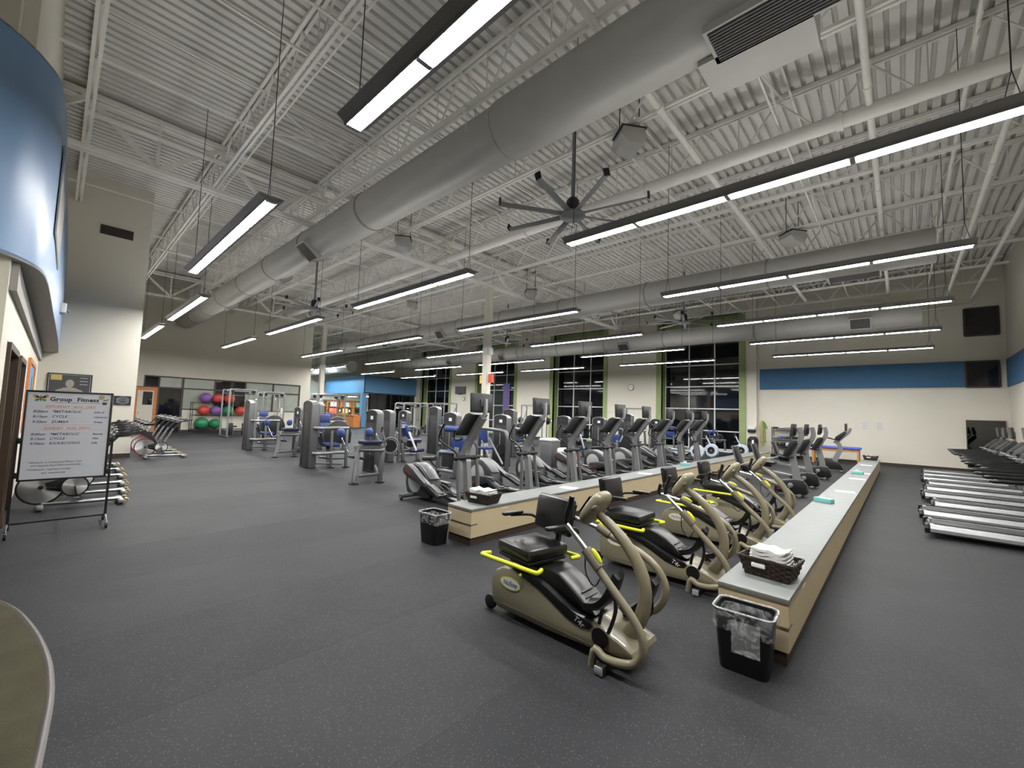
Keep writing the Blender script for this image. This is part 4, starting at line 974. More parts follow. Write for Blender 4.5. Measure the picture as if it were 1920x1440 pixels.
# ================================================================== spin bikes by the stub wall
def spin_bike(rim):
    t = thing('spin_bike', '', 'spin bike')       # local y forward (away from the wall)
    fw_ = MB().lathe([(0, -.012), (.235, -.012), (.235, .012), (0, .012)], (0, -.06, .34), (1, 0, 0), 40).build('flywheel', 'spun', t)
    MB().lathe([(.236, -.025), (.258, -.025), (.258, .025), (.236, .025)], (0, -.06, .34), (1, 0, 0), 40).build('rim_guard', rim, fw_)
    MB().cyl((-.05, -.06, .34), (.05, -.06, .34), .03, 12).build('hub', 'black_metal', fw_)
    dd = MB().lathe([(0, -.01), (.145, -.01), (.145, .012), (0, .015)], (.055, .30, .335), (1, 0, 0), 32).build('belt_disc', 'spun', t)
    MB().lathe([(.14, -.02), (.16, -.02), (.16, .02), (.14, .02)], (.05, .30, .335), (1, 0, 0), 32).build('disc_guard', 'black_plastic', dd)
    MB().bar((.02, -.02, .34), (.02, .22, .335), .03, .03).build('chain_stay', 'brushed', t)
    MB().prism([(-.02, .40), (.16, .46), (.26, .48), (.30, .24), (.14, .26), (.0, .30)], .0, .035, 'x', .006).build('belt_guard', 'black_plastic', t)
    for s in (-1, 1):
        MB().bar((.09 * s, .30, .335), (.09 * s, .30 + .03 * s, .335 - s * .17), .016, .035, up=(1, 0, 0)).build('crank_arm', 'black_metal', t)
        pd = MB().box((.15 * s, .30 + .03 * s, .335 - s * .17), (.09, .10, .022), .006).build('pedal', 'mid_grey', t)
        MB().tube([(.11 * s, .30 + .03 * s - .05, .335 - s * .17 + .01), (.12 * s, .30 + .03 * s, .335 - s * .17 + .06), (.19 * s, .30 + .03 * s, .335 - s * .17 + .06), (.19 * s, .30 + .03 * s + .05, .335 - s * .17)], .006, 6, 3).build('toe_strap', 'black_vinyl', pd)
    MB().tube([(0, -.04, .09), (0, .40, .075), (0, .84, .075)], .032, 10).build('base_tube', 'brushed', t)
    for y, w in ((-.05, .42), (.84, .46)):
        MB().box((0, y, .055), (w, .075, .06), .015).build('cross_foot', 'silver', t)
        for s in (-1, 1):
            MB().cyl((s * (w / 2 - .03), y, 0), (s * (w / 2 - .03), y, .04), .03, 10).build('foot_pad', 'black_plastic', t)
    for s in (-1, 1):
        MB().lathe([(.012, -.012), (.03, -.016), (.042, 0), (.03, .016), (.012, .012)], (s * .15, .90, .06), (1, 0, 0), 16).build('transport_wheel', 'gold', t)
    MB().flat([(0, .38, .12), (0, .12, .55), (0, -.02, .80)], .06, .05, up=(1, 0, 0)).build('seat_tube', 'black_metal', t)
    MB().bar((0, .0, .76), (0, -.06, .98), .035, .035, up=(1, 0, 0)).build('seat_post', 'brushed', t)
    MB().bar((0, -.16, .985), (0, .10, .985), .04, .025).build('seat_slider', 'black_metal', t)
    sd = MB().prism([(-.085, -.14), (-.09, -.06), (-.035, .05), (-.02, .14), (.02, .14), (.035, .05), (.09, -.06), (.085, -.14)], 1.0, 1.055, 'z', .018).build('saddle', 'black_vinyl', t)
    for s in (-1, 1): MB().bar((s * .028, .22, .16), (s * .028, .56, .88), .03, .05, up=(1, 0, 0)).build('fork_tube', 'silver', t)
    MB().bar((0, .52, .80), (0, .74, 1.09), .035, .05, up=(1, 0, 0)).build('head_post', 'black_metal', t)
    MB().bar((0, .60, 1.09), (0, .95, 1.10), .035, .03).build('bar_slider', 'brushed', t)
    MB().tube([(-.20, .98, 1.16), (-.20, .80, 1.12), (-.14, .70, 1.11), (.14, .70, 1.11), (.20, .80, 1.12), (.20, .98, 1.16)], .015, 8, 3).tube([(-.06, .72, 1.12), (-.05, 1.0, 1.18), (.05, 1.0, 1.18), (.06, .72, 1.12)], .013, 8, 3).build('handlebar', 'black_vinyl', t)
    MB().box((0, .84, 1.17), (.09, .07, .045), .01, RX(.5)).build('computer', 'charcoal', t)
    MB().ell((0, .44, .66), (.016, .016, .03)).build('gear_lever', 'rim_red', t)
    return t
sa, sb = spin_bike('black_plastic'), spin_bike('rim_red')
for k, (x, y, lb) in enumerate([(-9.62, .0, 'spin bike directly behind the whiteboard, lowest in view'), (-10.50, .10, 'spin bike second behind the whiteboard'), (-11.48, .17, 'spin bike third behind the whiteboard'), (-12.6, .24, 'spin bike fourth behind the whiteboard'), (-13.7, .28, 'spin bike fifth behind the whiteboard'), (-14.8, .30, 'spin bike nearest the posters on the stub wall')]):
    put(sa, k > 0, (x, y + .02, 0), 0, lb, 'spin bikes behind the whiteboard')
for k, (x, lb) in enumerate([(-16.45, 'spin bike with red flywheel guard at the corner of the stub wall'), (-17.4, 'spin bike with red flywheel guard, second behind the stub wall'), (-18.35, 'spin bike with red flywheel guard, third behind the stub wall'), (-19.4, 'spin bike with red flywheel guard, fourth behind the stub wall'), (-20.6, 'spin bike with red flywheel guard, fifth behind the stub wall'), (-21.8, 'spin bike with red flywheel guard, farthest toward the orange door')]):
    put(sb, k > 0, (x, 1.98 + .02 * k, 0), 0, lb, 'spin bikes behind the stub wall')
# ================================================================== selectorised strength machines
def tower(t, x, y, h, card, w=.66, d=.19):
    """a slim weight-stack tower, its wide face toward -y; the front of a machine carries a card"""
    m = Matrix.Translation((x, y, 0)) @ Matrix.Rotation(-pi / 2, 4, 'Z')
    prof = [(-w / 2 + .07, .03), (-w / 2 + .07, h - .07), (-w / 2 + .15, h - .025), (0, h), (w / 2 - .15, h - .025), (w / 2 - .07, h - .07), (w / 2 - .07, .03)]
    b = MB().prism(prof, -d / 2 + .02, d / 2 - .02, 'x', .008).xf(m).build('stack_shroud', 'tower_grey', t)
    MB().prism([(-w / 2 + .075, h - .33), (-w / 2 + .075, h - .075), (-w / 2 + .15, h - .03), (0, h - .006), (w / 2 - .15, h - .03), (w / 2 - .075, h - .075), (w / 2 - .075, h - .33)], d / 2 - .02, d / 2 - .012, 'x').xf(m).build('head_panel', 'tower_dark', b)
    for s in (-1, 1):
        MB().box((0, s * (w / 2 - .03), (h - .09) / 2), (d, .06, h - .09), .012).xf(m).build('side_post', 'frame_grey', t)
    MB().prism([(-w / 2, h - .095), (-w / 2 + .05, h - .045), (-w / 2 + .14, h - .004), (0, h + .022), (w / 2 - .14, h - .004), (w / 2 - .05, h - .045), (w / 2, h - .095), (w / 2 - .05, h - .07), (w / 2 - .15, h - .028), (0, h - .004), (-w / 2 + .15, h - .028), (-w / 2 + .05, h - .07)], -d / 2, d / 2, 'x', .004).xf(m).build('top_cap', 'silver', t)
    MB().box((0, 0, .02), (d, w, .04), .005).xf(m).build('foot_plate', 'black_plastic', t)
    if card:
        MB().box((d / 2 - .008, .02, h - .20), (.004, .13, .095)).xf(m).build('instruction_card', 'paper', b)
        MB().box((d / 2 - .012, 0, (h - .40) / 2), (.004, .025, h - .46)).xf(m).build('pin_slot', 'light_grey', b)
        for k in range(8): MB().box((d / 2 - .014, .0, .10 + .05 * k), (.02, w - .22, .044), .004).xf(m).build('weight_plate', 'black_metal', b)
    else:
        for k in range(3): MB().box((d / 2 - .010, -.09, h - .12 - .05 * k), (.004, .10, .008)).xf(m).build('print_line', 'mid_grey', b)
    return b
def pad(t, c, s, R, m='blue_vinyl', name='pad', bev=.025):
    b = MB().box(c, s, bev, R).build(name, m, t)
    return b
def sleg(t, p, top, w=.10):
    MB().bar((p[0], p[1], .02), top, w, .07, up=(1, 0, 0), bev=.008).build('leg', 'frame_grey', t)
    MB().box((p[0], p[1], .015), (.16, .16, .03), .006).build('rubber_foot', 'black_plastic', t)

def mach_curl():
    t = thing('leg_curl_machine', '', 'strength machine')
    tower(t, -1.05, .72, 1.66, True)
    sleg(t, (.46, -.55), (.10, -.30, .74)); sleg(t, (.58, .02), (.52, .10, .78))
    MB().tube([(.48, -.45, .17), (.56, -.02, .20), (-.75, .65, .20)], .035, 8).build('base_tube', 'frame_grey', t)
    MB().tube([(.10, -.30, .72), (.50, -.05, .73), (.52, .12, .74), (-.2, .50, .74), (-.75, .65, .72)], .036, 10, 3).build('upper_tube', 'frame_grey', t)
    MB().bar((.10, -.40, .80), (.10, .42, .80), .09, .06, up=(1, 0, 0), bev=.01).build('bench_beam', 'silver', t)
    pad(t, (.10, .0, .905), (.30, .50, .075), RX(.0), 'navy_vinyl', 'bench_pad'); MB().box((.10, 0, .86), (.26, .46, .02)).build('pad_board', 'black_plastic', t)
    MB().tube([(.05, -.72, 1.06), (.07, -.55, .70), (.09, -.48, .66), (.12, -.28, .79)], .019, 8, 3).build('roller_lever', 'chrome', t)
    MB().tube([(.16, .10, 1.10), (.18, .18, .92), (.15, .25, .80)], .019, 8, 3).build('roller_lever', 'chrome', t)
    MB().tube([(.12, .28, 1.22), (.14, .36, .95), (.16, .40, .82)], .019, 8, 3).build('hand_lever', 'chrome', t)
    MB().cyl((.12, .27, 1.14), (.12, .285, 1.26), .022, 8).build('lever_grip', 'black_vinyl', t)
    for y, z in ((-.72, 1.12), (-.02, 1.13)):
        MB().ell((.06, y, z), (.085, .075, .105), 14, 8, RZ(.5), .75).build('roller_pad', 'blue_vinyl', t)
    MB().lathe([(.17, -.02), (.20, -.03), (.215, 0), (.20, .03), (.17, .02)], (.16, .52, .80), (.8, -.6, 0), 24).build('cam_guard', 'mid_grey', t)
    MB().lathe([(0, -.02), (.15, -.02), (.15, .02), (0, .02)], (.16, .52, .80), (.8, -.6, 0), 24).build('cam', 'black_metal', t)
    MB().box((-.10, -.22, .52), (.28, .34, .06), .02, RX(-.2)).build('foot_pad', 'navy_vinyl', t)
    return t
def mach_press():
    t = thing('chest_press_machine', '', 'strength machine')
    tower(t, -.28, -.36, 1.86, False)
    sleg(t, (.14, .11), (.04, .13, 1.12), .07); sleg(t, (.28, .48), (.16, .52, 1.14), .07)
    for z, r in ((1.12, .042), (.42, .045)):
        MB().tube([(.05, -.38, z), (.12, -.28, z - .01), (.14, -.05, z - .01), (.12, .25, z), (.20, .56, z)], r, 10, 4).build('side_tube', 'silver', t)
    MB().tube([(.0, -.3, .14), (.2, .4, .10)], .03, 8).build('base_tube', 'frame_grey', t)
    MB().prism([(.15, .62), (.16, .95), (.30, 1.16), (.52, 1.28), (.75, 1.26), (.94, 1.12), (1.02, .92), (1.00, .62)], -.62, -.54, 'x', .01).build('arch_shroud', 'tower_dark', t)
    MB().tube([(-.58, .15, .98), (-.58, .30, 1.17), (-.58, .52, 1.29), (-.58, .75, 1.27), (-.58, .94, 1.13)], .022, 8, 3).build('arch_tube', 'mid_grey', t)
    pad(t, (-.85, .30, 1.36), (.12, .30, .22), RY(-.1), 'blue_vinyl', 'head_pad')
    pad(t, (-.83, .30, .95), (.10, .26, .55), RY(-.1), 'blue_vinyl', 'back_pad')
    pad(t, (-.45, .32, .62), (.46, .42, .08), RY(.08), 'blue_vinyl', 'seat_pad'); MB().box((-.45, .32, .57), (.42, .38, .03)).build('pad_board', 'black_plastic', t)
    MB().bar((-.6, .32, .56), (-.5, .32, .05), .08, .08).build('seat_post', 'frame_grey', t)
    for s in (0, .12): MB().bar((-.15 - s, -.10, .98 - s), (-.45 - s, .10, .68 - s * .6), .07, .05, bev=.01).build('press_arm', 'silver', t)
    MB().tube([(-.5, .05, .25), (-.1, .2, .22), (.1, .55, .24)], .03, 8).build('foot_tube', 'frame_grey', t)
    return t
def mach_seat():
    t = thing('leg_extension_machine', '', 'strength machine')
    tower(t, -.18, -.33, 1.66, False)
    MB().flat([(.10, -.05, .0), (.10, -.02, .8), (.10, -.04, 1.35)], .07, .06, up=(1, 0, 0)).build('upright', 'frame_grey', t)
    MB().tube([(.12, .0, 1.12), (.12, .45, 1.14), (.12, .60, 1.05), (.12, .58, .85)], .035, 8, 3).build('handle_frame', 'silver', t)
    pad(t, (.02, .22, .98), (.34, .09, .46), RX(.28), 'blue_vinyl', 'back_pad')
    pad(t, (.02, .55, .68), (.38, .46, .08), RX(.06), 'navy_vinyl', 'seat_pad'); MB().box((.02, .50, .56), (.2, .3, .18), .02).build('seat_box', 'black_plastic', t)
    MB().bar((.24, .22, .98), (.26, .52, .36), .07, .05, up=(1, 0, 0), bev=.01).build('lever_arm', 'white_frame', t)
    MB().cyl((.08, .42, .33), (.10, .92, .36), .065, 14).build('roller_pad', 'navy_vinyl', t)
    MB().lathe([(0, -.02), (.10, -.02), (.10, .02), (0, .02)], (.26, .06, .74), (1, 0, 0), 20).build('cam', 'mid_grey', t)
    MB().tube([(.1, .0, .25), (.1, .45, .25), (.1, .75, .25)], .035, 8).build('base_tube', 'silver', t)
    sleg(t, (.12, .12), (.10, .08, .6)); sleg(t, (.12, .70), (.10, .66, .3))
    return t
def mach_roll():
    t = thing('abdominal_machine', '', 'strength machine')
    tower(t, -.83, .64, 1.66, True)
    sleg(t, (-.03, -.45), (-.10, -.35, .62)); sleg(t, (.62, -.40), (.55, -.30, .78))
    MB().tube([(.0, -.44, .16), (.6, -.39, .16)], .045, 8).build('base_tube', 'silver', t)
    MB().tube([(-.08, -.36, .60), (.2, -.34, .62), (.55, -.30, .62)], .035, 8, 3).tube([(.5, -.3, .6), (-.4, .4, .55), (-.7, .5, .5)], .03, 8, 3).build('upper_tube', 'frame_grey', t)
    pad(t, (.05, -.15, .62), (.42, .40, .08), RX(.0), 'blue_vinyl', 'seat_pad')
    pad(t, (.25, .02, .82), (.50, .10, .34), RX(.2), 'blue_vinyl', 'back_pad')
    MB().cyl((-.22, -.05, 1.22), (.42, .10, 1.22), .085, 16).build('roller_pad', 'blue_vinyl', t)
    MB().tube([(.40, .1, 1.22), (.56, .12, 1.20), (.58, .1, .95), (.56, -.1, .70)], .028, 8, 3).build('lever_arm', 'silver', t)
    MB().cyl((-.42, -.62, .42), (.02, -.56, .46), .06, 14).build('foot_roller', 'charcoal', t)
    MB().tube([(-.2, -.58, .40), (-.15, -.40, .22), (.1, -.2, .2)], .025, 8, 3).build('foot_lever', 'frame_grey', t)
    return t
def mach_frame():
    t = thing('seated_row_machine', '', 'strength machine')
    tower(t, -.28, .55, 1.64, True)
    MB().tube([(-.85, .10, .02), (-.85, .10, 1.10), (-.80, .08, 1.18), (-.3, -.1, 1.19), (.75, -.45, 1.17), (.98, -.55, 1.08), (1.04, -.58, .9), (1.04, -.58, .02)], .055, 10, 3).build('hoop_frame', 'frame_grey', t)
    MB().tube([(-.8, .1, .10), (.2, -.45, .10), (1.0, -.6, .10)], .06, 8, 3).build('base_tube', 'frame_grey', t)
    for a in (0, .5): MB().bar((-.75 + a * 1.2, .0 - a * .3, .92), (.30 + a * 1.0, -.45 - a * .1, .22), .05, .04, bev=.008).build('swing_arm', 'silver', t)
    pad(t, (-.35, -.10, .58), (.40, .38, .08), RX(0), 'blue_vinyl', 'seat_pad'); pad(t, (-.62, .05, .92), (.10, .32, .42), RY(-.12), 'blue_vinyl', 'chest_pad')
    MB().bar((-.40, -.08, .55), (-.40, -.08, .05), .08, .08).build('seat_post', 'frame_grey', t)
    MB().lathe([(0, -.02), (.16, -.02), (.16, .02), (0, .02)], (-.1, .35, .55), (1, -.4, 0), 22).build('pulley', 'black_metal', t)
    return t
GR = 'weight-stack strength machines'
mc, mp, ms, mr, mf = mach_curl(), mach_press(), mach_seat(), mach_roll(), mach_frame()
def place(proto, lst):
    for k, (x, y, lb) in enumerate(lst): put(proto, k > 0, (x, y, 0), 0, lb, GR)
place(mc, [(-9.50, 5.22, 'leg curl machine with two blue rollers, nearest the camera'), (-15.55, 5.56, 'leg curl machine with two blue rollers, farther back on the left'), (-14.3, 9.3, 'leg curl machine behind the leg extension machine with the navy roller'), (-6.95, 22.4, 'leg curl machine before the right window bay')])
place(mp, [(-12.0, 5.30, 'chest press machine with tall grey tower and arched guard, nearest the camera'), (-17.85, 5.40, 'chest press machine with tall grey tower, leftmost of the strength machines'), (-13.55, 10.8, 'chest press machine behind the blue roller abdominal machine'), (-11.2, 12.7, 'chest press machine behind the row machine'), (-8.6, 17.4, 'chest press machine behind the fifth elliptical'), (-17.2, 7.7, 'chest press machine behind the nearest chest press, toward the desk')])
place(ms, [(-12.15, 7.75, 'leg extension machine with blue seat back and navy roller'), (-9.9, 14.4, 'leg extension machine behind the third elliptical'), (-15.6, 12.2, 'leg extension machine near the white column')])
place(mr, [(-9.0, 7.42, 'abdominal machine with long blue roller behind the nearest elliptical'), (-8.9, 15.6, 'abdominal machine behind the fourth elliptical'), (-9.7, 23.3, 'abdominal machine behind the rowing machines')])
place(mf, [(-9.35, 9.45, 'seated row machine with rounded hoop frame behind the second elliptical')])

# ================================================================== cable stations, racks
def station(label, x, y, rz, h, w, d, cards=False):
    t = thing('cable_station', label, 'cable machine', (x, y, 0), rz)
    for sx in (-1, 1):
        for sy in (-1, 1):
            MB().tube([(sx * w / 2, sy * d / 2, 0), (sx * w / 2, sy * d / 2, h - .25), (sx * (w / 2 - .10), sy * d / 2, h - .02), (0, sy * d / 2, h)], .04, 8, 3).build('upright', 'silver', t)
        MB().tube([(sx * w / 2, -d / 2 - .25, .05), (sx * w / 2, d / 2 + .25, .05)], .045, 8).build('floor_rail', 'frame_grey', t)
        MB().bar((sx * (w / 2 - .05), -d / 2, h - .2), (sx * (w / 2 - .05), d / 2, h - .2), .05, .06).build('top_beam', 'silver', t)
        st = MB().box((sx * w * .28, 0, .40), (.24, .16, .62), .006).build('weight_stack', 'black_metal', t)
        for e in (-.07, .07): MB().cyl((sx * w * .28 + e, 0, .1), (sx * w * .28 + e, 0, h - .2), .011, 6).build('guide_rod', 'chrome', st)
        for e in (-1, 1):
            pl = MB().lathe([(0, -.02), (.08, -.025), (.06, 0), (.08, .025), (0, .02)], (sx * w * .4, e * d * .42, h - .10), (0, 1, 0), 16).build('pulley', 'black_plastic', t)
            MB().cyl((sx * w * .4, e * d * .42, h - .18), (sx * w * .4, e * (d * .42 + .05), 1.25), .004, 5).build('cable', 'black_metal', pl)
            MB().tube([(sx * w * .4 - .08, e * (d * .42 + .05), 1.15), (sx * w * .4, e * (d * .42 + .05), 1.25), (sx * w * .4 + .08, e * (d * .42 + .05), 1.15), (sx * w * .4 - .08, e * (d * .42 + .05), 1.15)], .012, 6).build('pull_handle', 'black_vinyl', pl)
    MB().bar((-w / 2, 0, h - .05), (w / 2, 0, h - .05), .07, .07).bar((-w / 2, 0, .35), (w / 2, 0, .35), .05, .05).build('cross_beam', 'silver', t)
    MB().tube([(-.5, d / 2 + .12, h - .35), (-.42, d / 2 + .12, h - .28), (.42, d / 2 + .12, h - .28), (.5, d / 2 + .12, h - .35)], .014, 6).build('lat_bar', 'chrome', t)
    pad(t, (0, d / 2 + .25, .5), (.34, .40, .08), RX(0), 'black_vinyl', 'seat_pad')
    MB().bar((0, d / 2 + .25, .46), (0, d / 2 + .2, .05), .07, .07).build('seat_post', 'frame_grey', t)
    if cards:
        MB().box((w / 2 + .05, -.1, 1.45), (.01, .42, .28)).build('notice_card', 'paper', t)
        MB().box((w / 2 + .05, d / 2, 1.75), (.01, .18, .36)).build('notice_card', 'paper', t)
    return t
station('silver multi-station cable machine in front of the exercise balls', -25.6, 6.6, pi / 2, 2.45, 1.2, 1.3)
station('silver cable machine with white notices behind the leftmost chest press', -22.4, 7.1, pi / 2, 2.30, .9, .8, True)
station('cable machine before the orange desk', -20.4, 9.0, pi / 2, 2.30, 1.3, .8)
station('cable machine with white top bar in front of the blue soffit', -19.2, 12.7, pi / 2, 2.05, 1.0, .8)
station('cable machine before the leftmost window bay', -24.5, 18.2, pi / 2, 2.2, 1.4, .9)
def rack(label, x, y, rz):
    t = thing('smith_rack', label, 'weight rack', (x, y, 0), rz)
    for sx in (-1, 1):
        for sy in (-.35, .35): MB().bar((sx * .62, sy, 0), (sx * .62, sy, 2.2), .06, .06, up=(1, 0, 0)).build('upright', 'silver', t)
        MB().bar((sx * .62, -.6, .04), (sx * .62, .6, .04), .07, .07).build('floor_rail', 'silver', t)
        MB().bar((sx * .62, -.35, 2.17), (sx * .62, .35, 2.17), .06, .06).build('top_rail', 'silver', t)
        MB().bar((sx * .62, -.35, 1.0), (sx * .62, .35, 2.0), .03, .05, up=(1, 0, 0)).build('brace', 'mid_grey', t)
        for k in range(3): MB().lathe([(.025, -.02), (.20 - .03 * k, -.02), (.20 - .03 * k, .02), (.025, .02)], (sx * (.80 + .05 * k), 0, 1.35), (1, 0, 0), 22).build('weight_plate', 'black_metal', t)
    MB().bar((-.62, -.35, 2.17), (.62, -.35, 2.17), .06, .06).bar((-.62, .35, 2.17), (.62, .35, 2.17), .06, .06).build('cross_rail', 'silver', t)
    MB().cyl((-1.05, 0, 1.35), (1.05, 0, 1.35), .014, 8).build('barbell', 'chrome', t)
    pad(t, (0, .1, .42), (.28, 1.1, .07), RX(0), 'blue_vinyl', 'bench_pad'); MB().bar((0, .4, .4), (0, .4, .02), .06, .3).bar((0, -.3, .4), (0, -.3, .02), .06, .3).build('bench_leg', 'silver', t)
    return t
rack('silver weight rack with black plates before the second window bay from the left', -14.9, 18.0, .3)
rack('silver weight rack with black plates by the green bay right of the desk', -20.5, 16.2, .2)
rack('silver weight rack with black plates behind the sixth elliptical', -10.3, 20.8, .1)
# ================================================================== whiteboard on its rolling stand
wb = thing('whiteboard', 'rolling whiteboard with the handwritten group fitness schedule', 'whiteboard', (-8.10, .155, 0))
BW, BZ0, BZ1 = .785, .655, 1.780
MB().box((0, 0, (BZ0 + BZ1) / 2), (.018, BW, BZ1 - BZ0)).build('board', 'board_white', wb)
fr = MB()
for s in (-1, 1): fr.box((.004, s * BW / 2, (BZ0 + BZ1) / 2), (.034, .022, BZ1 - BZ0 + .02), .006)
for z in (BZ0, BZ1): fr.box((.004, 0, z), (.034, BW + .02, .022), .006)
fr.build('board_frame', 'black_metal', wb)
for s in (-1, 1):
    MB().bar((-.01, s * .435, .10), (-.01, s * .435, 1.20), .026, .026, up=(1, 0, 0)).build('stand_post', 'black_metal', wb)
    for z in (.72, 1.15): MB().box((0, s * .415, z), (.03, .06, .07), .008).build('clamp', 'black_plastic', wb)
    MB().tube([(.26, s * .435, .075), (.10, s * .435, .12), (-.10, s * .435, .12), (-.28, s * .435, .075)], .011, 8, 3).build('cross_foot', 'black_metal' if s < 0 else 'brushed', wb)
    for e in (-1, 1):
        w_ = MB().lathe([(0, -.012), (.036, -.012), (.036, .012), (0, .012)], (e * .27, s * .435, .036), (0, 1, 0), 16).build('caster', 'black_plastic', wb)
        MB().box((e * .27, s * .435, .065), (.03, .034, .03), .006).build('caster_fork', 'brushed', w_)
MB().bar((-.01, -.435, .125), (-.01, .435, .125), .02, .02).build('lower_bar', 'black_metal', wb)
def wt(s, u, v, size, m, shear=0.0, space=1.0, wide=1.0, bold=.0007):
    o = text('handwriting', s, size, m, wb, (.0098, -BW / 2 + u * BW, BZ1 - v * (BZ1 - BZ0)), (pi / 2, 0, pi / 2), shear, .0008, 'LEFT', space, bold)
    o.scale = (wide, 1, 1)
    if size <= .03: o['kind'] = 'stuff'      # fine print
    return o
wt('Group  Fitness', .255, .105, .071, 'ink_black', 0, 1.06, 1.0, .0022)
MB().box((.0105, .07, BZ1 - .122 * 1.125), (.001, .43, .004)).build('underline', 'ink_black', wb)
wt('SATURDAY   AUG  23RD', .215, .182, .042, 'ink_red', .15, 1.0)
MB().box((.0105, .0, BZ1 - .191 * 1.125), (.001, .50, .002)).build('underline', 'ink_red', wb)
for v, a, b, c in [(.240, '8:00am', '*METABOLIC', 'John G'), (.298, '8:15am', 'CYCLE', 'Cameron'), (.358, '9:30am', 'ZUMBA', 'Krista'), (.500, '8:00am', '*METABOLIC', 'Patricia'), (.552, '8:15am', 'CYCLE', 'Alex'), (.605, '9:30am', 'KICKBOXING', 'Julie')]:
    wt(a, .085, v, .043, 'ink_blue', .2); wt(b, .295, v, .044, 'ink_blue', .2, 1.05); wt(c, .79, v, .036, 'ink_blue', .3, .95)
MB().box((.0105, .03, BZ1 - .380 * 1.125), (.001, .54, .002)).box((.0105, .03, BZ1 - .440 * 1.125), (.001, .54, .002)).build('underline', 'ink_red', wb)
wt('SUNDAY   AUG  24TH', .22, .432, .042, 'ink_red', .15)
wt('* Metabolic is a Functional Fitness Class', .08, .815, .030, 'ink_grey', .3); wt('  and requires the $ Elite membership', .10, .850, .030, 'ink_grey', .3)
wt('* Kickboxing  requires a regular', .08, .895, .030, 'ink_grey', .3); wt('gym  membership', .24, .935, .030, 'ink_grey', .3)
# little drawings: a butterfly and a potted flower
bfx, bfz = -BW / 2 + .12, BZ1 - .085
def wing(pts, m): MB().add([(.0102, bfx + a, bfz + b) for a, b in pts], [tuple(range(len(pts)))]).build('butterfly_wing', m, wb)
for s in (-1, 1):
    wing([(0, 0), (s * .03, .035), (s * .062, .045), (s * .068, .015), (s * .04, -.005)], 'wood_light'); wing([(0, 0), (s * .022, .022), (s * .045, .028), (s * .04, .006)], 'ball_purple')
    wing([(0, -.003), (s * .045, -.012), (s * .05, -.04), (s * .02, -.04)], 'green_band')
MB().box((.0106, bfx, bfz - .005), (.001, .007, .07)).build('butterfly_body', 'ink_black', wb)
px_, pz_ = BW / 2 - .075, BZ1 - .055
MB().lathe([(0, 0), (.03, 0), (.03, .001), (0, .001)], (.0100, px_ - .03, pz_), (1, 0, 0), 14).build('flower', 'gold', wb)
MB().add([(.0102, px_ - .025, pz_ - .045), (.0102, px_ - .0, pz_ - .03), (.0102, px_ + .05, pz_ - .015), (.0102, px_ + .03, pz_ - .04), (.0102, px_ + .0, pz_ - .05)], [(0, 1, 2, 3, 4)]).build('leaf', 'green_band', wb)
MB().add([(.0102, px_ - .025, pz_ - .065), (.0102, px_ + .03, pz_ - .065), (.0102, px_ + .02, pz_ - .10), (.0102, px_ - .015, pz_ - .10)], [(0, 1, 2, 3)]).build('flower_pot', 'rim_red', wb)

# ================================================================== things on the left walls
p1 = thing('framed_poster', 'framed dark poster of a bust above the whiteboard', 'poster', (XP + .012, .26, 1.98))
MB().box((0, 0, 0), (.02, .84, .78)).build('print', 'poster_dark', p1)
f_ = MB()
for s in (-1, 1): f_.box((.008, s * .425, 0), (.03, .02, .80)).box((.008, 0, s * .395), (.03, .86, .02))
f_.build('frame', 'black_metal', p1)
f2 = MB()
for s in (-1, 1): f2.box((.0115, s * .40, 0), (.002, .012, .75)).box((.0115, 0, s * .37), (.002, .80, .012))
f2.build('mat_line', 'light_grey', p1)
def flatshape(pts, m, par, x): return MB().add([(x, a, b) for a, b in pts], [tuple(range(len(pts)))]).build('print_shape', m, par)
flatshape([(.0 + .085 * cos(a), .13 + .115 * sin(a)) for a in [2 * pi * i / 16 for i in range(16)]], 'skin_grey', p1, .0112)
flatshape([(-.30, -.36), (-.26, -.06), (-.10, .02), (.10, .02), (.26, -.06), (.30, -.36)], 'skin_grey', p1, .0108)
flatshape([(-.37, .22), (-.37, .36), (-.16, .36), (-.16, .22)], 'gold_label', p1, .0113)
for k in range(3): MB().box((.0113, .27, .30 - .09 * k), (.001, .16, .02)).build('print_shape', 'light_grey', p1)
p2 = thing('small_picture', 'small dark picture with white streaks at the end of the stub wall', 'picture', (XP + .012, 1.37, 1.69))
MB().box((0, 0, 0), (.02, .38, .27)).build('print', 'ink_black', p2)
for k in range(5):
    z = -.08 + .04 * k
    MB().tube([(.011, -.13, z * .6), (.011, -.04, z * 1.15), (.011, .06, z * 1.15), (.011, .14, z * .6)], .008, 5, 3).build('print_shape', 'light_grey', p2)
vg = thing('wall_grille', 'dark rectangular air grille high on the stub wall', 'vent', (XP + .01, .90, 6.66))
MB().box((0, 0, 0), (.02, .72, .27)).build('grille_frame', 'brown_frame', vg)
for k in range(7): MB().box((.013, 0, -.105 + .035 * k), (.012, .68, .012)).build('louvre', 'grille_dark', vg)
cb = thing('notice_board', 'wood-framed notice board with blue poster on the door wall', 'notice board', (-12.6, YD + .012, 1.74))
MB().box((0, 0, 0), (2.6, .02, 1.26)).build('cork', 'cork', cb)
fm = MB()
for s in (-1, 1): fm.box((s * 1.3, .008, 0), (.12, .035, 1.30)).box((0, .008, s * .62), (2.6, .035, .08))
fm.build('frame', 'orange_wood', cb)
MB().box((.35, .014, .06), (1.6, .006, .95)).build('blue_poster', 'poster_blue', cb)
MB().box((-.2, .019, .2), (.5, .004, .3)).build('photo', 'ball_green', cb)
th = tag(MB().box((-10.3, YD + .012, 1.56), (.14, .024, .14), .005).build('thermostat', 'white_frame'), 'small white thermostat beside the notice board', 'thermostat')
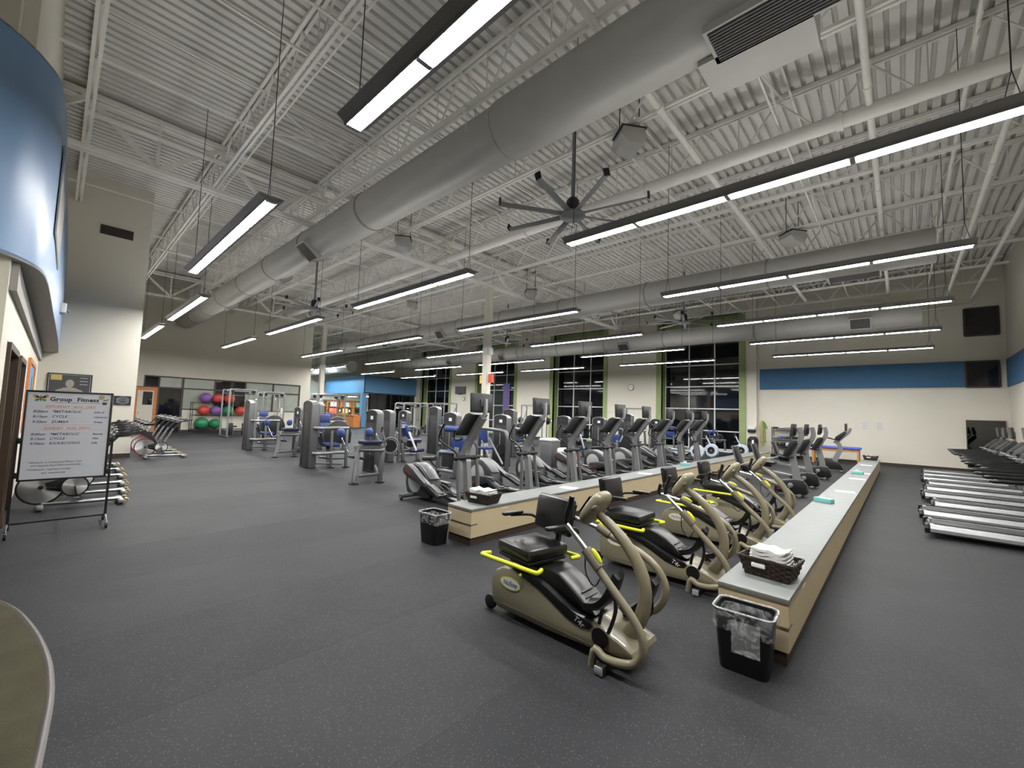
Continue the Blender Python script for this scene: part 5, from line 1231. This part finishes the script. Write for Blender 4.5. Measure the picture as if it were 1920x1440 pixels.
# fittings on the blue bulkhead
bp = thing('access_panel', 'thin grey access panel on the blue bulkhead', 'panel', (-7.8, -.115, 4.02))
MB().box((0, 0, 0), (1.9, .010, .95), 0, RZ(-.012)).build('panel', 'soffit_grey', bp)
MB().box((0, -.004, 0), (1.96, .010, 1.01), 0, RZ(-.012)).build('panel_frame', 'light_grey', bp)
el_ = thing('emergency_light', 'small white emergency light on the blue bulkhead', 'lamp', (-12.4, -.045, 3.5))
MB().box((0, .03, 0), (.34, .10, .20), .02).build('housing', 'white_frame', el_)
MB().ell((.0, .10, -.04), (.04, .03, .03)).build('lamp_head', 'light_grey', el_)

# ================================================================== exercise balls on their rack
rk = thing('ball_rack', 'black wire rack holding the exercise balls', 'rack', (XF + .42, 6.85, 0))
for y in (-1.45, 0, 1.45):
    for x in (-.26, .26): MB().cyl((x, y, 0), (x, y, 1.76), .016, 8).build('upright', 'black_metal', rk)
for z in (.18, .98, 1.72):
    for x in (-.26, .26): MB().cyl((x, -1.45, z), (x, 1.45, z), .013, 8).build('shelf_rail', 'black_metal', rk)
    for y in (-1.45, 1.45): MB().cyl((-.26, y, z), (.26, y, z), .013, 8).build('shelf_end', 'black_metal', rk)
BL = [('purple', 6.03, 2.02, .30, 'topmost left'), ('red', 6.62, 2.01, .28, 'top row, right of the purple one'), ('red', 7.22, 2.01, .29, 'top row, third from the left'), ('red', 5.97, 1.28, .30, 'middle row, leftmost'), ('purple', 6.56, 1.28, .28, 'middle row, second from the left'), ('green', 7.20, 1.28, .30, 'middle row, third from the left'), ('red', 7.85, 1.28, .30, 'middle row, rightmost'), ('green', 5.91, .52, .355, 'bottom row, the big left one'), ('green', 6.58, .50, .31, 'bottom row, second from the left')]
for c, y, z, r, wh in BL:
    t = thing('exercise_ball', '%s exercise ball, %s on the rack' % (c, wh), 'ball', (XF + .42, y, z), 0, 'exercise balls')
    MB().ell((0, 0, 0), (r, r, r * .97), 28, 18).build('ball', 'ball_' + c, t)
    MB().cyl((r * .985, 0, 0), (r * 1.005, 0, 0), .02, 10).build('valve', 'ink_black', t)
# ================================================================== reception behind the machines
sf = structure(MB().box((-36.06, 21.9, 3.92), (.12, 5.6, 1.62)).box((-40.0, 19.1, 3.92), (8.0, .12, 1.62)).build('wall_soffit', 'soffit_blue'))
MB().box((-40.0, 21.9, 4.70), (8.0, 5.6, .06)).box((-40.0, 21.9, 3.14), (8.0, 5.6, .06)).build('soffit_slab', 'cream', sf)
MB().box((-36.2, 19.15, 1.55), (.40, .40, 3.1)).build('pier', 'soffit_blue', sf)
gl = structure(MB().box((-36.1, 22.1, 1.56), (.03, 5.0, 3.06)).build('window_8', 'night_glass'))
for y in (20.6, 21.9, 23.2): MB().box((-36.08, y, 1.56), (.07, .06, 3.06)).build('mullion', 'brown_frame', gl)
dsk = thing('reception_desk', 'orange wooden reception desk under the bright blue soffit', 'desk', (-38.4, 18.0, 0), 0)
for k in range(4): MB().box((-2.1 + 1.4 * k, 0, .53), (1.39, .06, 1.00)).build('front_panel', 'orange_wood', dsk)
MB().box((0, .28, 1.06), (5.7, .75, .05), .01).build('desk_top', 'orange_wood', dsk)
MB().box((2.82, .3, .52), (.05, .65, 1.02)).build('end_panel', 'orange_wood', dsk)
MB().box((0, .05, .02), (5.6, .05, .04)).build('toe_kick', 'base_trim', dsk)
for k, (x, w, lb) in enumerate([(-.5, .55, 'black monitor at the left of the reception desk'), (1.4, .6, 'black monitor at the right of the reception desk')]):
    mo = thing('desk_monitor', lb, 'monitor', (-38.4 + x, 18.3, 1.085), 0, 'desk monitors')
    MB().box((0, 0, .34), (w, .04, .42), .01).build('display', 'black_plastic', mo)
    MB().box((0, 0, .07), (.06, .03, .12)).box((0, 0, .008), (.22, .18, .016)).build('stand', 'black_plastic', mo)
    MB().box((.05, -.023, .34), (w * .5, .004, .22)).build('sticker', 'paper', mo)
sh = thing('display_shelf', 'wooden display shelf with goods behind the reception desk', 'shelf', (-45.7, 20.7, 0), pi / 2)
for z in (.4, 1.1, 1.8, 2.5): MB().box((0, 0, z), (7.4, .4, .04)).build('shelf_board', 'wood_light', sh)
for x in (-3.7, -2.22, -.74, .74, 2.22, 3.7): MB().box((x, 0, 1.26), (.04, .4, 2.52)).build('side_board', 'wood_light', sh)
MB().box((0, .21, 1.26), (7.4, .02, 2.52)).build('back_board', 'orange_wood', sh)
rng = random.Random(3)
for k in range(15):
    z = (.422, 1.122, 1.822)[k % 3]; x = 23.66 - (k // 3) * 1.48; m = ['paper', 'sign_red', 'rower_blue', 'sign_yellow', 'teal_box', 'black_plastic'][(k * 5 + k // 3) % 6]
    tag(MB().box((-45.68, x, z + .24), (.24, .55 + .4 * rng.random(), .48), .02).build('boxed_goods', m), '%s box on the %s shelf behind the desk, %s from the right' % ({'paper': 'white', 'sign_red': 'red', 'rower_blue': 'pale blue', 'sign_yellow': 'yellow', 'teal_box': 'teal', 'black_plastic': 'black'}[m], ('lower', 'middle', 'upper')[k % 3], NTH[k // 3]), 'box', 'goods on the display shelf')
for k, (x, y, z) in enumerate([(-38.6, 16.4, 5.25), (-42.0, 16.4, 5.25), (-39.5, 21.5, 2.90), (-43.0, 21.5, 2.90)]):
    t = thing('reception_lamp', 'cool white ceiling lamp over the reception, %s from the gym' % NTH[k], 'lamp', (x, y, z), 0, 'reception lamps')
    MB().box((0, 0, .05), (1.3, .5, .08), .01).build('housing', 'white_frame', t)
    MB().box((0, 0, .0), (1.2, .42, .02)).build('diffuser', 'tube_cool', t)
    top = (DECK if z > 4 else 3.105) - z
    MB().cyl((-.5, 0, .09), (-.5, 0, top), .008, 5).cyl((.5, 0, .09), (.5, 0, top), .008, 5).build('suspension_cable', 'black_metal', t)

# ================================================================== on and by the back wall
def clock(label, x, z, r):
    t = thing('wall_clock', label, 'clock', (x, YB - .02, z))
    MB().lathe([(0, 0), (r, 0), (r, .03), (r * .88, .04), (r * .88, .02), (0, .02)], (0, 0, 0), (0, -1, 0), 28).build('case', 'mid_grey', t)
    MB().lathe([(0, .02), (r * .87, .02), (r * .87, .024), (0, .024)], (0, 0, 0), (0, -1, 0), 28).build('dial', 'logo_white', t)
    MB().bar((0, -.028, 0), (r * .45, -.028, r * .2), .004, r * .07, up=(0, 1, 0)).bar((0, -.028, 0), (-r * .2, -.028, r * .62), .004, r * .05, up=(0, 1, 0)).build('hand', 'ink_black', t)
clock('round wall clock between the two right window bays', -12.55, 3.60, .20)
clock('round wall clock under the wall television', -28.66, 2.86, .20)
tv = thing('wall_television', 'black television on the wall between the left window bays', 'television', (-28.95, YB - .16, 3.62), .25)
MB().box((0, 0, 0), (1.12, .07, .68), .012).build('case', 'charcoal', tv)
MB().box((0, -.037, .01), (1.04, .004, .58)).build('screen', 'black_gloss', tv)
MB().bar((0, .04, 0), (0, .15, 0), .1, .1).build('wall_bracket', 'black_metal', tv)
ws = thing('window_sign', 'blue and red lit sign in the third window bay', 'sign', (-24.0, YB + .60, 3.0))
MB().box((0, 0, 0), (.75, .012, 2.3)).build('panel', 'neon_blue', ws)
for k in range(4):
    for q in range(2): MB().box((-.15 + .32 * q, -.012, .85 - .5 * k), (.24, .008, .05)).box((-.15 + .32 * q, -.012, .62 - .5 * k), (.24, .008, .05)).box((-.04 + .32 * q, -.012, .73 - .5 * k), (.05, .008, .26)).build('lit_digit', 'neon_red', ws)
for k, (x, lb) in enumerate([(-1.22, 'left one of two faint notices on the cream back wall'), (-.72, 'right one of two faint notices on the cream back wall')]):
    t = thing('wall_notice', lb, 'notice', (x, YB - .006, 1.66), 0, 'notices on the back wall')
    MB().box((0, 0, 0), (.30, .006, .40)).build('sheet', 'cream', t)
    for r_ in range(4): MB().box((0, -.004, .13 - .08 * r_), (.20 - .03 * (r_ % 2), .002, .035)).build('print_line', 'rower_blue', t)
dp = thing('towel_dispenser', 'black and white paper dispenser on the pilaster', 'dispenser', (-5.68, YB - .27, 1.25))
MB().box((0, 0, .12), (.34, .14, .16), .02).build('cover', 'white_frame', dp)
MB().box((0, -.01, -.03), (.36, .16, .15), .02).build('body', 'black_plastic', dp)
wbn = thing('lidded_bin', 'tall black bin with a white label below the dispenser', 'bin', (-5.55, YB - .62, 0))
MB().box((0, 0, .36), (.44, .36, .72), .03).build('body', 'black_plastic', wbn)
MB().prism([(-.22, .70), (-.20, .84), (-.10, .95), (.10, .95), (.20, .84), (.22, .70)], -.18, .18, 'y', .02).build('dome_lid', 'black_plastic', wbn)
MB().box((.04, -.184, .68), (.09, .004, .20)).build('label_card', 'paper', wbn)
bd_ = thing('hanging_bands', 'yellow and green exercise bands hanging beside the storage rack', 'exercise bands', (-5.22, YB - .03, 1.75))
MB().cyl((0, .03, 0), (0, -.05, 0), .01, 8).build('hook', 'brushed', bd_)
for k, (dx, L, m) in enumerate([(-.10, 1.05, 'yellow_band'), (-.03, 1.15, 'yellow_band'), (.04, 1.0, 'green_band'), (.12, .35, 'green_band')]):
    MB().tube([(0, -.035, 0), (dx, -.035, -.15), (dx, -.035, -L), (dx + .05, -.035, -L - .04), (dx + .08, -.035, -L), (dx * .6 + .04, -.035, -.15), (.01, -.035, 0)], .014, 6, 3).build('band', m, bd_)
st_ = thing('storage_rack', 'black metal rack of small gear against the back wall', 'rack', (-4.15, YB - .30, 0))
for x in (-.58, .58):
    for y in (-.2, .2): MB().box((x, y, .74), (.035, .035, 1.48)).build('upright', 'black_metal', st_)
for z in (.12, .55, .92, 1.40): MB().box((0, 0, z), (1.16, .44, .03)).build('shelf', 'black_metal', st_)
rng = random.Random(5)
for k in range(11):
    zz = (1.417, .937, .567)[k % 3]; x = -4.62 + .26 * (k // 3) + .04 * rng.random()
    m, cn = [('black_plastic', 'black'), ('charcoal', 'charcoal'), ('table_blue', 'blue'), ('light_grey', 'grey'), ('rower_blue', 'pale blue')][(k * 3) % 5]
    hh = (.06, .10, .16)[k % 3]
    tag(MB().box((x, YB - .32, zz + hh / 2), (.20, .26, hh), .02).build('gear_tub', m), '%s gear tub on the %s shelf of the storage rack, %s from left' % (cn, ('top', 'second', 'third')[k % 3], NTH[k // 3]), 'tub', 'gear on the storage rack')
mt_ = thing('treatment_table', 'wooden treatment table with blue padded top before the back wall', 'table', (-2.15, 23.3, 0))
MB().box((0, 0, .70), (1.75, .70, .09), .03).build('padded_top', 'table_blue', mt_)
MB().box((0, -.28, .60), (1.6, .04, .12)).box((0, .28, .60), (1.6, .04, .12)).build('apron', 'wood_light', mt_)
for x in (-.78, .78):
    for y in (-.28, .28): MB().box((x, y, .30), (.07, .07, .60)).build('leg', 'wood_light', mt_)
rd = thing('red_cooler', 'red tub with a white bag behind the second elliptical', 'tub', (-7.75, 11.0, 0))
MB().box((0, 0, .25), (.55, .45, .50), .03).build('tub', 'red_tub', rd); MB().box((-.05, 0, .58), (.42, .36, .18), .06).build('bag', 'towel', rd)
gb_ = thing('grey_bin', 'tall grey towel bin with white top behind the second elliptical', 'bin', (-8.55, 11.2, 0))
MB().box((0, 0, .42), (.48, .48, .84), .02).build('body', 'mid_grey', gb_); MB().box((0, 0, .88), (.52, .52, .08), .02).build('lid', 'white_frame', gb_)

# ================================================================== rowing machines
def rower():
    t = thing('rowing_machine', '', 'rowing machine')
    MB().lathe([(.16, -.09), (.27, -.09), (.29, -.06), (.29, .06), (.27, .09), (.16, .09)], (0, 0, .36), (0, 1, 0), 28).build('flywheel_cage', 'rower_blue', t)
    MB().lathe([(0, -.06), (.165, -.08), (.165, .08), (0, .06)], (0, 0, .36), (0, 1, 0), 28).build('flywheel_screen', 'black_metal', t)
    MB().ell((0, -.08, .36), (.02, .02, .02)).build('axle_cap', 'logo_white', t)
    MB().bar((-.1, 0, .22), (-2.0, 0, .30), .07, .08, bev=.01).build('monorail', 'rower_blue', t)
    MB().box((-1.3, 0, .37), (.28, .32, .06), .025).build('seat', 'black_vinyl', t)
    MB().box((-.35, 0, .22), (.30, .36, .05), .01, RY(-.5)).build('foot_board', 'black_plastic', t)
    MB().bar((.0, 0, .5), (-.25, 0, 1.0), .04, .05).build('monitor_arm', 'rower_blue', t)
    MB().box((-.28, 0, 1.02), (.04, .2, .18), .01, RY(.3)).build('monitor', 'black_plastic', t)
    MB().box((.08, 0, .03), (.07, .55, .06), .01).box((-1.95, 0, .13), (.05, .4, .26), .01).build('stand_leg', 'mid_grey', t)
    return t
r0 = rower()
for k, (x, y, a, lb) in enumerate([(-6.40, 18.6, 0, 'pale blue rowing machine, left one of three by the window'), (-6.25, 20.0, 0, 'pale blue rowing machine, middle one of three by the window'), (-5.45, 21.6, .0, 'pale rowing machine nearest the pilaster')]):
    put(r0, k > 0, (x, y, 0), a, lb, 'rowing machines')
